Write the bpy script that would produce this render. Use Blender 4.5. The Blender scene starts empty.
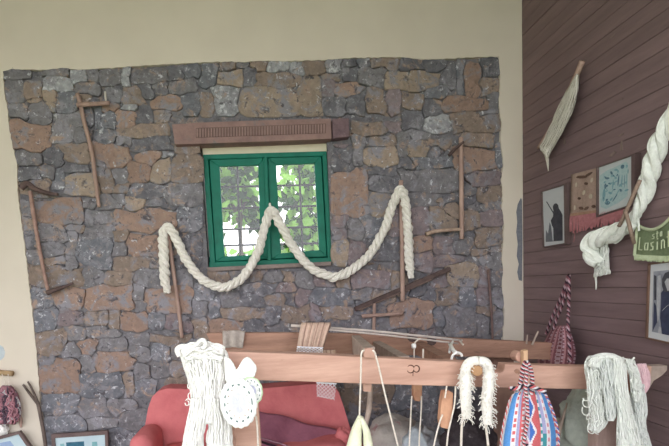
import bpy, math, random
import numpy as np
from mathutils import Vector, Matrix, noise
from mathutils.geometry import tessellate_polygon
random.seed(7)
PI = math.pi
S = bpy.context.scene
COL = S.collection
# ------------------------------------------------------------------ camera
F = 483.0; PX, PY = 305.0, 334.0; CAMZ = 1.5
Yc = Vector((-35, -46, 483)).normalized()               # wall normal in camera axes (x right, y down, z forward)
Xc = Vector((1, -.05, 0)); Xc = (Xc - Yc*Xc.dot(Yc)).normalized()
Dc = Yc.cross(Xc).normalized()
cam_d = bpy.data.cameras.new('camera'); cam = bpy.data.objects.new('camera', cam_d); COL.objects.link(cam)
cam_d.sensor_width = 36; cam_d.lens = F/669*36; cam_d.sensor_fit = 'HORIZONTAL'
cam_d.shift_x = (334.5-PX)/669; cam_d.shift_y = (PY-223)/669
cam_d.clip_start = .05; cam_d.clip_end = 200
def c2w(v): return Vector((v.dot(Xc), v.dot(Yc), -v.dot(Dc)))
r, u_, b_ = c2w(Vector((1,0,0))), c2w(Vector((0,-1,0))), c2w(Vector((0,0,-1)))
M = Matrix(((r.x,u_.x,b_.x),(r.y,u_.y,b_.y),(r.z,u_.z,b_.z))).to_4x4()
M.translation = (0,0,CAMZ); cam.matrix_world = M
S.camera = cam
# ------------------------------------------------------------------ light
S.view_settings.view_transform = 'Standard'; S.view_settings.look = 'None'
S.view_settings.gamma = 1; S.view_settings.use_curve_mapping = False
S.view_settings.exposure = 1.98
w = bpy.data.worlds.new('overcast_sky'); S.world = w; w.use_nodes = True
bg = w.node_tree.nodes['Background']; bg.inputs[0].default_value = (.94,.955,1.0,1); bg.inputs[1].default_value = 1.15

# ------------------------------------------------------------------ projection helpers
def ray(u, v): return c2w(Vector(((u-PX)/F, (v-PY)/F, 1)))
def P(u, v, Y):
    d = ray(u, v); return Vector((0,0,CAMZ)) + d*(Y/d.y)
def PXp(u, v, X):
    d = ray(u, v); return Vector((0,0,CAMZ)) + d*(X/d.x)
WY = 3.8                                                # back wall (mortar face)
WX = P(521.5, 288, WY).x                                # right wall face
def Wr(u, v, off=.02): return PXp(u, v, WX-off)

# ------------------------------------------------------------------ materials
def lin(c):
    return tuple(((x/255)/12.92 if x/255 <= .04045 else ((x/255+.055)/1.055)**2.4) for x in c) + (1,)
MATS = {}
def mat(name, c1, c2=None, scale=8, detail=5, rough=.85, bump=.3, bscale=None, stretch=(1,1,1), fleck=None, fleck_amt=.62, fscale=14,
        rand=.12, trans=0, metal=0, spots=None, coord='pos'):
    if name in MATS: return MATS[name]
    m = bpy.data.materials.new(name); m.use_nodes = True
    nt = m.node_tree; N = nt.nodes; L = nt.links; b = N['Principled BSDF']
    b.inputs['Roughness'].default_value = rough; b.inputs['Metallic'].default_value = metal
    b.inputs['Specular IOR Level'].default_value = .25
    c2 = c2 or tuple(x*.8 for x in c1)
    geo = N.new('ShaderNodeNewGeometry'); mp = N.new('ShaderNodeMapping'); mp.inputs['Scale'].default_value = stretch
    L.new(geo.outputs['Position'], mp.inputs[0])
    n = N.new('ShaderNodeTexNoise'); n.inputs['Scale'].default_value = scale; n.inputs['Detail'].default_value = detail
    n.inputs['Roughness'].default_value = .65
    L.new(mp.outputs[0], n.inputs['Vector'])
    cr = N.new('ShaderNodeValToRGB'); cr.color_ramp.elements[0].position = .32; cr.color_ramp.elements[1].position = .68
    cr.color_ramp.elements[0].color = lin(c2); cr.color_ramp.elements[1].color = lin(c1)
    L.new(n.outputs['Fac'], cr.inputs[0]); out = cr.outputs[0]
    if spots:
        for (col, sc, lo, hi) in spots:
            n2 = N.new('ShaderNodeTexNoise'); n2.inputs['Scale'].default_value = sc; n2.inputs['Detail'].default_value = 6
            n2.inputs['Roughness'].default_value = .7; n2.inputs['Distortion'].default_value = .6
            L.new(mp.outputs[0], n2.inputs['Vector'])
            r2 = N.new('ShaderNodeMapRange'); r2.inputs[1].default_value = lo; r2.inputs[2].default_value = hi; L.new(n2.outputs['Fac'], r2.inputs[0])
            mx = N.new('ShaderNodeMix'); mx.data_type = 'RGBA'; mx.inputs[7].default_value = lin(col)
            L.new(r2.outputs[0], mx.inputs[0]); L.new(out, mx.inputs[6]); out = mx.outputs[2]
    if rand:
        oi = N.new('ShaderNodeObjectInfo'); mr = N.new('ShaderNodeMapRange')
        mr.inputs[3].default_value = 1-rand; mr.inputs[4].default_value = 1+rand
        L.new(oi.outputs['Random'], mr.inputs[0])
        hs = N.new('ShaderNodeHueSaturation'); L.new(mr.outputs[0], hs.inputs['Value']); L.new(out, hs.inputs['Color']); out = hs.outputs[0]
    L.new(out, b.inputs['Base Color'])
    if bump:
        n3 = N.new('ShaderNodeTexNoise'); n3.inputs['Scale'].default_value = bscale or scale*3; n3.inputs['Detail'].default_value = 6
        L.new(mp.outputs[0], n3.inputs['Vector'])
        bp = N.new('ShaderNodeBump'); bp.inputs['Strength'].default_value = bump; bp.inputs['Distance'].default_value = .02
        L.new(n3.outputs['Fac'], bp.inputs['Height']); L.new(bp.outputs[0], b.inputs['Normal'])
    if trans:
        t = N.new('ShaderNodeBsdfTranslucent'); L.new(out, t.inputs[0]); ms = N.new('ShaderNodeMixShader'); ms.inputs[0].default_value = trans
        L.new(b.outputs[0], ms.inputs[1]); L.new(t.outputs[0], ms.inputs[2]); L.new(ms.outputs[0], N['Material Output'].inputs[0])
    MATS[name] = m; return m
LIME = (150,150,156)
def smat(k, c1, c2, lime=.60):
    return mat('stone_'+k, c1, c2, scale=13, rough=.95, bump=.55, bscale=34, rand=.10,
               spots=[((136,133,140), 8, .50, .60), ((158,136,124), 10, .57, .66), ((84,80,86), 13, .57, .66), ((70,66,72), 38, .60, .70), ((196,195,202), 26, lime, lime+.08)])
STONE = {
 'g': smat('grey', (134,130,134), (103,100,105)),
 'd': smat('dark_grey', (118,116,122), (90,88,95)),
 'c': smat('bluish_grey', (126,126,134), (98,99,107), .57),
 'b': smat('brown', (150,132,121), (123,109,102)),
 'o': smat('orange_brown', (160,133,120), (138,116,107), .62),
 't': smat('tan', (166,148,134), (140,125,114)),
 'p': smat('purple', (144,129,132), (116,104,109)),
 'l': smat('lime_smeared', (172,172,178), (126,125,130), .54)}
MORTAR = mat('mortar', (124,121,126), (100,97,103), scale=14, bump=.6, bscale=40, rand=0, spots=[((66,64,68), 16, .56, .66), ((160,138,126), 9, .55, .66), ((186,184,188), 24, .58, .68)])
PLASTER = mat('plaster', (214,203,190), (207,196,183), scale=1.6, detail=3, bump=.06, bscale=12, rand=0, rough=.9)
PLANK = mat('plank_paint', (131,109,111), (113,94,95), scale=7, stretch=(1,.25,2.5), bump=.12, rand=.05, rough=.6, spots=[((158,142,136), 13, .66, .80)])
GREEN = mat('green_paint', (6,114,94), (4,98,80), scale=10, rough=.5, bump=.05, rand=.04)
IRON = mat('dark_iron', (26,24,24), (18,16,16), rough=.7)
LOOMW = mat('loom_wood', (205,166,149), (182,143,127), scale=5, stretch=(.5,3,5), rough=.75, bump=.12, rand=.06, spots=[((146,110,96), 9, .64, .78)])
LOOMB = mat('loom_wood_brown', (170,132,114), (138,106,92), scale=5, stretch=(.5,3,5), rough=.8, bump=.15, rand=.08, spots=[((92,70,64), 7, .60, .76)])
LOOMG = mat('weathered_wood', (182,164,152), (148,132,124), scale=7, stretch=(2,2,2), rough=.9, bump=.2, rand=.08)
STICK = mat('stick_wood', (184,155,143), (152,126,117), scale=18, stretch=(1,1,.3), rough=.85, rand=.06)
DARKW = mat('dark_wood', (106,88,84), (74,60,60), scale=16, rough=.9, rand=.05)
WOOLW = mat('white_wool', (246,244,241), (232,229,225), scale=60, rough=.95, bump=.4, bscale=200, rand=.03)
CREAM = mat('cream_wool', (248,244,238), (234,229,220), scale=60, rough=.95, bump=.4, bscale=200, rand=.03)
GREYW = mat('grey_white_wool', (240,242,236), (222,224,218), scale=50, rough=.95, bump=.4, bscale=200, rand=.04)
ROPEW = mat('rope_wool', (246,241,234), (226,219,210), scale=50, rough=.95, bump=.5, bscale=160, rand=.02)
PINKW = mat('pink_wool', (234,200,205), (220,182,190), scale=60, rough=.95, rand=0)
FLAX = mat('flax_fibre', (222,218,208), (190,184,174), scale=60, stretch=(3,3,.4), rough=.9, rand=0)
STRING = mat('cotton_string', (235,225,214), (205,194,182), scale=90, rough=.9, rand=0)

# ------------------------------------------------------------------ object helpers
ORG = {}
def mk(name, verts, faces, mats, parent=None, smooth=False, mi=None, origin=None, bevel=0, solid=0, subsurf=0):
    verts = [Vector(v) for v in verts]
    lo = Vector((min(v[i] for v in verts) for i in range(3))); hi = Vector((max(v[i] for v in verts) for i in range(3)))
    if origin is None:
        origin = (lo+hi)/2
        if parent is None: origin.z = lo.z
    me = bpy.data.meshes.new(name); me.from_pydata([v-origin for v in verts], [], faces)
    if not isinstance(mats, (list, tuple)): mats = [mats]
    for m in mats: me.materials.append(m)
    if mi: me.polygons.foreach_set('material_index', mi)
    if smooth: me.polygons.foreach_set('use_smooth', [True]*len(me.polygons))
    me.update(); me.validate()
    o = bpy.data.objects.new(name, me); COL.objects.link(o)
    o.location = origin - (ORG[parent.name] if parent else Vector((0,0,0)))
    ORG[o.name] = origin.copy()
    if parent: o.parent = parent
    if bevel:
        b = o.modifiers.new('bevel', 'BEVEL'); b.width = bevel; b.segments = 2; b.limit_method = 'ANGLE'
    if solid:
        b = o.modifiers.new('solid', 'SOLIDIFY'); b.thickness = solid; b.offset = 0
    if subsurf:
        b = o.modifiers.new('sub', 'SUBSURF'); b.levels = b.render_levels = subsurf
    return o
def root(name, loc, label, cat, group=None):
    o = bpy.data.objects.new(name, None); COL.objects.link(o); o.location = loc; o.empty_display_size = .05
    ORG[o.name] = Vector(loc); return tag(o, label, cat, group)
def tag(o, label, cat, group=None):
    o['label'] = label; o['category'] = cat
    if group: o['group'] = group
    return o
def struct(o): o['kind'] = 'structure'; return o
def box(lo, hi):
    x0,y0,z0 = lo; x1,y1,z1 = hi
    return [(x0,y0,z0),(x1,y0,z0),(x1,y1,z0),(x0,y1,z0),(x0,y0,z1),(x1,y0,z1),(x1,y1,z1),(x0,y1,z1)], \
           [(0,3,2,1),(4,5,6,7),(0,1,5,4),(1,2,6,5),(2,3,7,6),(3,0,4,7)]
def merge(*vf):
    V=[]; Fc=[]
    for v,f in vf:
        n=len(V); V += [Vector(a) for a in v]; Fc += [tuple(i+n for i in q) for q in f]
    return V,Fc
def slabvf(pts, Y, t):
    """outline in photo pixels set on the depth plane Y (number or function of u), given real thickness t away from the viewer"""
    fy = Y if callable(Y) else (lambda u: Y)
    A = [P(u,v,fy(u)) for u,v in pts]
    return extr(A, Vector((0,t,0)))
def extr(A, d):
    n=len(A); B=[a+d for a in A]
    tr = tessellate_polygon([[Vector((a.x, a.z, 0)) if abs(d.y)>abs(d.x) else Vector((a.y,a.z,0)) for a in A]])
    F_ = [tuple(t) for t in tr] if n>4 else [tuple(range(n))]
    Fb = [tuple(reversed([i+n for i in f])) for f in F_]
    return A+B, F_+Fb+[(i,i+n,(i+1)%n+n,(i+1)%n) for i in range(n)]
def slab(name, pts, Y, t, m, parent=None, bevel=0):
    v,f = slabvf(pts, Y, t); return fixn(mk(name, v, f, m, parent, bevel=bevel))
def fixn(o):
    import bmesh
    bm = bmesh.new(); bm.from_mesh(o.data); bmesh.ops.recalc_face_normals(bm, faces=bm.faces); bm.to_mesh(o.data); bm.free(); return o
def catmull(pts, n):
    pts = [Vector(p) for p in pts]
    if len(pts) == 2: return [pts[0].lerp(pts[1], i/(n-1)) for i in range(n)]
    q = [pts[0]*2-pts[1]] + pts + [pts[-1]*2-pts[-2]]; out=[]
    L = [0]
    for i in range(len(pts)-1): L.append(L[-1]+(pts[i+1]-pts[i]).length)
    for k in range(n):
        s = L[-1]*k/(n-1); i=0
        while i < len(pts)-2 and s > L[i+1]: i+=1
        t = (s-L[i])/max(1e-9, L[i+1]-L[i]); a,b,c,d = q[i:i+4]
        out.append(.5*((2*b)+(c-a)*t+(2*a-5*b+4*c-d)*t*t+(3*b-3*c+d-a)*t**3))
    return out
def tubevf(path, rad, sides=6, flat=1.0, cap=True):
    n=len(path); V=[]; Fc=[]
    up = Vector((.13,-1,.2)).normalized()
    for i,p in enumerate(path):
        t = (path[min(i+1,n-1)]-path[max(i-1,0)])
        if t.length < 1e-9: t = Vector((0,0,1))
        t.normalize(); a = t.cross(up)
        if a.length < .05: a = t.cross(Vector((1,0,0)))
        a.normalize(); b = t.cross(a)
        rr = rad(i/(n-1)) if callable(rad) else rad
        for k in range(sides):
            th = 2*PI*k/sides; V.append(p + a*math.cos(th)*rr + b*math.sin(th)*rr*flat)
    for i in range(n-1):
        for k in range(sides):
            k2=(k+1)%sides; Fc.append((i*sides+k, i*sides+k2, (i+1)*sides+k2, (i+1)*sides+k))
    if cap:
        Fc.append(tuple(reversed(range(sides)))); Fc.append(tuple((n-1)*sides+k for k in range(sides)))
    return V,Fc
def tube(name, pts, rad, m, parent=None, sides=8, n=None, flat=1.0):
    path = catmull(pts, n or max(2, (len(pts)-1)*6+1))
    v,f = tubevf(path, rad, sides, flat); return mk(name, v, f, m, parent, smooth=True)
def pxr(px, Y): return px*Y/F          # a width in photo pixels at depth Y in metres

def twist(name, pts, wfun, m, pitch, n=30, lobes=3, r=.004, parent=None, seg=110, seed=1, flat=.8, rough=.25):
    """a hank of thin strands twisted in a few fat lobes"""
    path=catmull(pts,seg); rs=random.Random(seed); L=[0]
    for i in range(1,seg): L.append(L[-1]+(path[i]-path[i-1]).length)
    tot=L[-1]; fr=[]; 
    for i,p in enumerate(path):
        t=(path[min(i+1,seg-1)]-path[max(i-1,0)]).normalized(); a=t.cross(Vector((-.3,-1,0))).normalized(); fr.append((a,a.cross(t).normalized()))
    vf=[]
    for k in range(n):
        lb=k%lobes; th0=rs.uniform(0,6.28); rho=.25+.75*math.sqrt(rs.random()); s0=rs.uniform(0,50); pp=[]
        for i,p in enumerate(path):
            s=L[i]/tot; w_=wfun(s)*(1+.16*noise.noise(Vector((s*9,seed,lb)))); a,b=fr[i]; ph=2*PI*(L[i]/pitch+lb/lobes)+.5*noise.noise(Vector((s*4,seed,1)))
            th=th0+ph*.6+rough*4*noise.noise(Vector((L[i]*14,s0,0))); ox=math.cos(ph)*.24+math.cos(th)*.26*rho; oy=math.sin(ph)*.24+math.sin(th)*.26*rho
            pp.append(p+a*ox*w_+b*oy*w_*flat)
        vf.append(tubevf(pp,r*rs.uniform(.8,1.3),5))
    for lb in range(lobes):
        pp=[]
        for i,p in enumerate(path):
            s=L[i]/tot; w_=wfun(s)*(1+.16*noise.noise(Vector((s*9,seed,lb)))); a,b=fr[i]; ph=2*PI*(L[i]/pitch+lb/lobes)+.5*noise.noise(Vector((s*4,seed,1)))
            pp.append(p+a*math.cos(ph)*.24*w_+b*math.sin(ph)*.24*w_*flat)
        vf.append(tubevf(pp,lambda s: wfun(s)*.23,8))
    v,f=merge(*vf); return mk(name,v,f,m,parent,smooth=True)
# ------------------------------------------------------------------ SETTING
XL = -3.3; FY = -.7; CEIL = 3.75
struct(mk('floor', *box((XL-.2,FY,-.1),(WX+.3,WY+.4,0)), mat('floor_concrete',(142,138,134),(120,116,112),rough=.8)))
struct(mk('ceiling', *box((XL-.2,FY,CEIL),(WX+.3,WY+.4,CEIL+.12)), mat('ceiling_boards',(188,180,165),(176,168,152),rough=.9)))
v,f = merge(box((XL-.2,2.3,0),(XL,WY,CEIL)), box((XL-.2,FY,2.25),(XL,2.3,CEIL)), box((XL-.2,FY,0),(XL,.3,2.25)))
struct(mk('wall_left', v, f, PLASTER))       # a wide doorway in it lets daylight in from the left
# ground outside
struct(mk('ground', *box((-25,-25,-.25),(25,40,-.12)), mat('outside_ground',(150,160,120),(110,130,90),scale=2,rough=.95)))
# back wall, with the window opening
oL = P(203.5,200,WY).x; oR = P(329.5,200,WY).x; oT = P(266,143,WY).z; oB = P(266,268,WY).z
T = .34
v,f = merge(box((XL,WY,0),(oL,WY+T,CEIL)), box((oR,WY,0),(WX+.3,WY+T,CEIL)), box((oL,WY,oT),(oR,WY+T,CEIL)), box((oL,WY,0),(oR,WY+T,oB)))
wall = struct(mk('wall_back', v, f, MORTAR))
# plaster field round the stone patch
edge = [(50,500),(46,446),(42,425),(40,402),(38,375),(36.5,352),(34,330),(32,308),(29,285),(26.5,262),(23.5,238),(20,212),(17.5,190),(17,165),(13,148),(9,128),(7.5,108),(4,90),(3,71),
        (12,69),(28,69.5),(46,69.5),(60,68.3),(78,69.5),(95,69),(112,68),(128,66.5),(150,65.5),(172,64),(190,63),(206,62.5),(225,61.5),(245,61.8),(262,60.8),(285,61.2),(302,60.5),(322,60),(345,58),(368,57.5),(392,57),(410,57.5),(422,59.5),(440,59),(462,57.8),(480,57),(499,56.5),
        (500,70),(500.5,84),(499,98),(500,112),(501.5,126),(500.5,140),(502.5,155),(503.5,165),(501.5,180),(503,195),(502,208),(504,222),(503.5,240),(502,256),(503.5,270),(502,285),(504,300),(504.5,318),(503,335),(504,500)]
pin = []
for i in range(len(edge)-1):
    a,b = edge[i],edge[i+1]; k = max(1,int(math.hypot(b[0]-a[0],b[1]-a[1])/3.2))
    for j in range(k):
        t=j/k; x=a[0]+(b[0]-a[0])*t; y=a[1]+(b[1]-a[1])*t
        pin.append((x+.8*noise.noise(Vector((x*.3,y*.3,0)))+.4*noise.noise(Vector((x,y,3))), y+.8*noise.noise(Vector((x*.3,y*.3,7)))+.4*noise.noise(Vector((x,y,9)))))
pts = [P(x,y,WY-.03) for x,y in pin]
pts = [Vector((p.x,p.y,max(p.z,0))) for p in pts]
pts[0].z = 0; last = P(504,500,WY-.03); pts.append(Vector((last.x,WY-.03,0)))
outer = pts + [Vector((WX,WY-.03,0)),Vector((WX,WY-.03,CEIL)),Vector((XL,WY-.03,CEIL)),Vector((XL,WY-.03,0))]
v,f = extr(outer, Vector((0,.03,0)))
fixn(mk('plaster', v, f, PLASTER, wall))
stain = mat('grey_cement',(128,130,138),(106,108,118),scale=30,bump=.3,rand=0)
slab('cement_smear', [(521,198),(518,204),(516.5,212),(517.5,222),(516.5,232),(518,244),(517,256),(519,264),(517.5,272),(519,280),(522,281),(522.5,240),(522,200)], WY-.034, .004, stain, wall)
slab('cement_smear', [(0,345),(3,347),(5,352),(4,357),(1,360),(-3,361),(-4,348)], WY-.032, .002, mat('blue_stain',(196,202,206),(178,188,196),scale=30,rand=0), wall)

# ------------------------------------------------------------------ STONES of the back wall
R_ = '''4,71,28,79,g 3,79,26,104,g 27,84,42,100,b 46,70,73,79,g 46,78,75,93,l 74,71,86,85,l 86,70,100,82,g 28,100,42,104,t 46,90,57,110,t 8,102,30,120,g 57,95,77,112,c
78,84,100,95,g 30,104,52,124,g 54,112,82,128,g 84,106,94,126,d 93,102,104,128,c 78,95,92,106,b 100,70,121,86,g 122,67,132,85,l 131,70,168,83,g 168,66,184,80,d 184,65,200,80,c 108,88,120,101,d
122,90,144,104,b 141,84,153,96,d 154,84,167,95,d 170,81,196,95,g 155,96,183,110,o 183,95,200,117,c 100,101,118,112,o 118,112,133,127,o 126,104,138,111,l 136,107,152,124,d 156,110,170,122,b 98,113,114,129,c
201,62,217,84,c 217,62,235,70,b 218,70,243,84,t 236,62,250,70,g 250,63,266,72,b 244,71,256,84,d 268,62,289,72,l 290,62,303,73,l 256,75,297,89,b 200,96,213,117,b 213,86,238,118,l 239,88,296,117,t
303,60,325,74,b 326,60,340,73,l 340,60,357,67,d 357,59,372,67,c 372,58,400,72,b 322,73,342,82,b 343,69,357,80,d 357,69,384,87,g 384,75,410,88,t 303,80,319,117,t 320,84,335,98,p 337,86,362,100,o 322,99,346,117,d 346,92,366,112,d 366,90,385,110,b 386,90,400,110,p
400,60,422,71,d 408,73,438,89,t 422,60,444,72,d 439,66,456,88,d 426,89,445,100,c 457,60,464,97,c 464,63,480,96,o 481,60,499,78,d 480,80,498,94,b 489,95,500,109,g 400,92,423,110,b 424,101,441,114,d 443,98,488,111,o 478,110,500,118,g 402,111,423,130,d 424,116,450,130,l 452,113,500,132,b
10,124,52,151,o 51,127,74,142,g 75,132,90,143,g 62,144,91,163,b 18,153,44,166,g 46,150,66,166,d 67,164,90,173,d 20,167,42,179,d 44,168,55,180,g 56,172,66,190,c 67,174,98,194,t 20,181,49,194,b
100,132,118,143,c 121,127,168,138,b 133,139,173,152,d 92,145,129,167,o 118,139,132,146,g 136,152,160,165,o 129,163,150,183,o 151,157,172,184,t 162,153,173,157,l 174,145,198,154,b 174,156,199,184,b 98,169,113,192,b 114,169,128,183,g 116,185,131,194,b 132,185,165,197,d 166,186,200,206,g
334,138,345,147,p 332,149,353,172,d 352,126,384,136,b 354,137,365,164,g 367,135,394,146,b 364,148,396,166,t 367,168,394,176,d 385,124,400,132,p 396,134,408,156,g 409,140,426,155,t 396,158,412,169,d 333,173,366,214,o 368,178,398,193,d 401,170,460,191,g 371,194,389,213,t
412,132,428,140,g 428,141,448,148,b 426,149,436,156,d 412,157,452,168,c 453,149,494,170,o 464,137,492,147,b 495,147,503,166,c 470,173,500,186,p 461,187,475,193,g 476,189,502,199,b 404,193,438,207,g 441,194,476,208,d
22,205,30,214,g 21,215,34,229,b 38,203,82,224,o 26,231,37,247,d 28,249,40,264,g 38,225,66,241,g 42,243,64,256,g 70,225,84,233,b 86,199,97,210,g 98,198,120,210,g 87,211,113,224,g 86,225,112,238,g 67,235,76,255,g 78,241,112,265,c 46,257,64,264,b 64,266,80,271,g 66,257,76,265,g
110,197,127,207,g 128,199,146,208,t 147,199,177,207,d 114,213,175,230,o 178,207,206,232,c 182,234,207,268,d 113,231,127,240,b 114,241,127,256,g 128,238,160,257,o 114,258,149,270,b 150,258,164,268,g 162,231,178,237,p
335,216,346,228,p 335,230,346,239,p 348,222,361,240,g 348,242,362,264,p 334,241,347,265,t 363,218,386,236,c 374,238,404,258,d 364,262,384,269,b 391,212,403,236,p 408,192,410,200,g
412,210,427,232,p 428,199,443,207,b 445,200,459,218,b 430,210,454,229,b 463,213,480,229,b 466,200,478,209,g 480,202,501,211,g 481,213,500,225,p 413,239,432,250,o 434,241,451,255,p 453,242,470,254,g 475,229,502,246,b 413,253,432,269,p 436,257,460,264,p 471,248,500,254,b 482,256,502,268,g
29,266,82,286,b 86,272,104,283,g 106,271,134,284,b 31,288,50,308,c 56,288,85,307,o 87,286,134,308,o 33,308,58,330,c 60,309,84,324,p 85,311,109,323,b 111,312,122,328,b 35,331,66,355,b 68,328,86,340,g 88,327,118,337,g
136,270,160,284,g 166,272,192,284,g 133,286,143,298,g 144,290,190,312,o 136,300,146,312,g 122,313,149,331,o 152,315,165,329,c 168,315,190,330,p 194,318,211,338,b 156,331,190,342,b 196,284,210,300,c 192,301,206,315,g 126,334,150,345,g
210,274,230,282,b 232,272,247,281,g 249,273,264,282,b 266,276,281,282,g 282,275,296,281,b 297,272,312,289,g 277,283,295,293,p 240,283,275,293,d 212,301,221,318,c 222,292,238,305,g 240,295,262,306,d 268,295,283,307,b 285,295,296,306,d 222,307,263,320,b 265,309,280,321,d 281,307,308,320,b 208,321,240,334,o 242,318,262,331,d 298,292,310,303,p
314,274,334,284,p 336,278,350,288,b 366,262,388,270,b 352,272,390,287,p 312,290,349,304,c 351,289,372,301,g 390,275,402,292,b 321,306,353,318,b 312,305,320,317,p 320,320,350,331,d 355,303,372,314,d 374,290,392,302,b 390,303,434,326,o 352,316,388,330,g
448,266,478,286,t 479,269,489,286,p 491,270,502,286,g 435,291,457,306,b 459,290,476,306,c 477,289,490,304,p 492,288,502,306,g 477,306,494,316,b 434,309,443,325,c 445,309,475,331,g 477,318,490,332,g 492,314,502,334,g 410,328,434,337,p 422,291,433,302,d 434,272,446,284,p 412,284,424,296,d
82,340,98,353,o 39,359,79,391,o 97,353,136,370,o 84,373,124,397,c 39,357,58,366,g 62,347,80,358,g 83,355,94,370,g 124,375,134,396,b 100,339,126,350,g 128,347,150,360,g 136,362,150,378,g 136,380,154,396,c 152,331,184,343,b 152,346,170,360,c 171,362,186,376,b 168,378,188,390,b 173,344,184,359,g 187,336,208,350,d 152,361,168,376,g
45,392,79,411,c 81,397,107,417,g 109,399,136,411,g 50,413,85,429,c 87,419,119,429,g 121,412,150,427,g 110,430,130,446,c 132,429,150,446,d 48,431,84,446,c 86,431,108,446,g
370,362,400,380,b 402,360,440,380,d 372,382,392,398,b 394,382,436,410,c 440,384,470,410,d 440,412,480,440,c 344,390,366,412,b 346,414,372,440,d 500,400,504,420,g 440,362,480,381,g 482,362,502,384,c 472,387,502,410,d 395,412,438,440,d 482,412,502,440,c
190,352,230,366,b 232,356,262,370,g 264,356,300,372,b 302,356,342,378,d 344,360,368,384,b 190,368,220,384,d 222,372,260,392,b 262,374,300,392,g'''
def parse(s):
    for tk in s.split():
        a = tk.split(','); yield [float(x) for x in a[:4]], a[4]
st = [(r4, c) for r4, c in parse(R_)]
GX0, GX1, GY0, GY1, STP = 0, 512, 52, 520, 1.5
gx = np.arange(GX0, GX1, STP); gy = np.arange(GY0, GY1, STP); GXX, GYY = np.meshgrid(gx, gy)
# irregular, hand-broken outlines: warp the sampling coordinates a little
nz = np.array([[noise.noise(Vector((x*.075,y*.10,1.5))) for x in gx] for y in gy]); nz2 = np.array([[noise.noise(Vector((x*.075,y*.10,8.5))) for x in gx] for y in gy])
WXX = GXX + 4.2*nz; WYY = GYY + 4.2*nz2
el = np.array([e for e in edge]); ly = el[:19][::-1]; ry = el[44:]
inside = np.ones_like(GXX, bool)
inside &= GXX > np.interp(GYY, ly[:,1], ly[:,0])+.6
inside &= GXX < np.interp(GYY, ry[:,1], ry[:,0])-.6
top = el[18:45]; inside &= GYY > np.interp(GXX, top[:,0], top[:,1])+.6
inside &= ~((GXX>202.5)&(GXX<330.5)&(GYY>141)&(GYY<271)) & ~((GXX>170)&(GXX<350.5)&(GYY>117.2)&(GYY<145))
def dist(r4):
    x0,y0,x1,y1 = r4; cx,cy=(x0+x1)/2,(y0+y1)/2; hw,hh=(x1-x0)/2,(y1-y0)/2; rr=.18*min(hw,hh)
    qx=np.abs(WXX-cx)-(hw-rr); qy=np.abs(WYY-cy)-(hh-rr)
    return np.hypot(np.maximum(qx,0),np.maximum(qy,0))+np.minimum(np.maximum(qx,qy),0)-rr
D = np.full(GXX.shape, 1e9); OWN = np.full(GXX.shape, -1)
def put(i, r4):
    d = dist(r4); m_ = d < D; D[m_] = d[m_]; OWN[m_] = i
for i,(r4,c) in enumerate(st): put(i, r4)
NMAX = 296
rs = random.Random(3)
while len(st) < NMAX:                                   # small filler stones between the traced ones
    m_ = inside & (D > 3.2)
    if not m_.any(): break
    # the emptiest spot in view first
    sc = np.where(m_ & (GYY < 452), D, np.where(m_, D*.35, 0)); j = np.unravel_index(np.argmax(sc), sc.shape)
    dd = min(D[j], 13); x,y = GXX[j],GYY[j]; hw = max(3.5,dd*rs.uniform(1.0,1.35)); hh = max(2.6,dd*rs.uniform(.7,.9))
    r4 = [x-hw,y-hh,x+hw,y+hh]; st.append((r4, rs.choice('ggddccbp'))); put(len(st)-1, r4)
nst = 0
for i,(r4,c) in enumerate(st):
    cell = (OWN==i) & inside & (D < 3.4)
    if cell.sum() < 7: continue
    ys,xs = np.nonzero(cell); cx,cy = gx[xs].mean(), gy[ys].mean()
    nn = 16 if (r4[2]-r4[0])*(r4[3]-r4[1]) < 900 else 24
    hw,hh=(r4[2]-r4[0])/2+1,(r4[3]-r4[1])/2+1
    ring=[]; jt = rs.uniform(-.3,.8)
    for k in range(nn):
        th=2*PI*(k+.5)/nn; dx,dy = math.cos(th)*hw, math.sin(th)*hh; L_=math.hypot(dx,dy); dx/=L_;dy/=L_; t=0
        while True:
            t+=.6; jx=int(round((cx+dx*t-GX0)/STP)); jy=int(round((cy+dy*t-GY0)/STP))
            if jx<0 or jy<0 or jx>=len(gx) or jy>=len(gy) or not cell[jy,jx] or t>60: break
        t = max(t-jt, 1.2) + rs.uniform(-.35,.35)
        ring.append((cx+dx*t, cy+dy*t))
    h = rs.uniform(.012,.028); tx,tz = rs.uniform(-.05,.05), rs.uniform(-.05,.05)
    c0 = P(cx,cy,WY); V=[]; rb=[P(a,b,WY) for a,b in ring]
    V += [Vector((p.x,WY+.004,p.z)) for p in rb]
    for k_,(s,hy) in enumerate(((.992,.80),(.90,1.0))):
        for p in rb:
            q = c0.lerp(p, s); hgt = h*hy + (q.x-c0.x)*tx + (q.z-c0.z)*tz + .006*noise.noise(Vector((q.x*14,i*3.1,q.z*14)))
            V.append(Vector((q.x, WY-max(hgt,.006), q.z)))
    V.append(Vector((c0.x, WY-h*1.02-.004*rs.random(), c0.z)))
    Fc=[]
    for a in range(2):
        for k in range(nn):
            k2=(k+1)%nn; Fc.append((a*nn+k,(a+1)*nn+k,(a+1)*nn+k2,a*nn+k2))
    for k in range(nn): Fc.append((2*nn+k,3*nn,2*nn+(k+1)%nn))
    fixn(mk('stone', V, Fc, STONE[c], wall)); nst += 1
print('STONES', nst)

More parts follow.
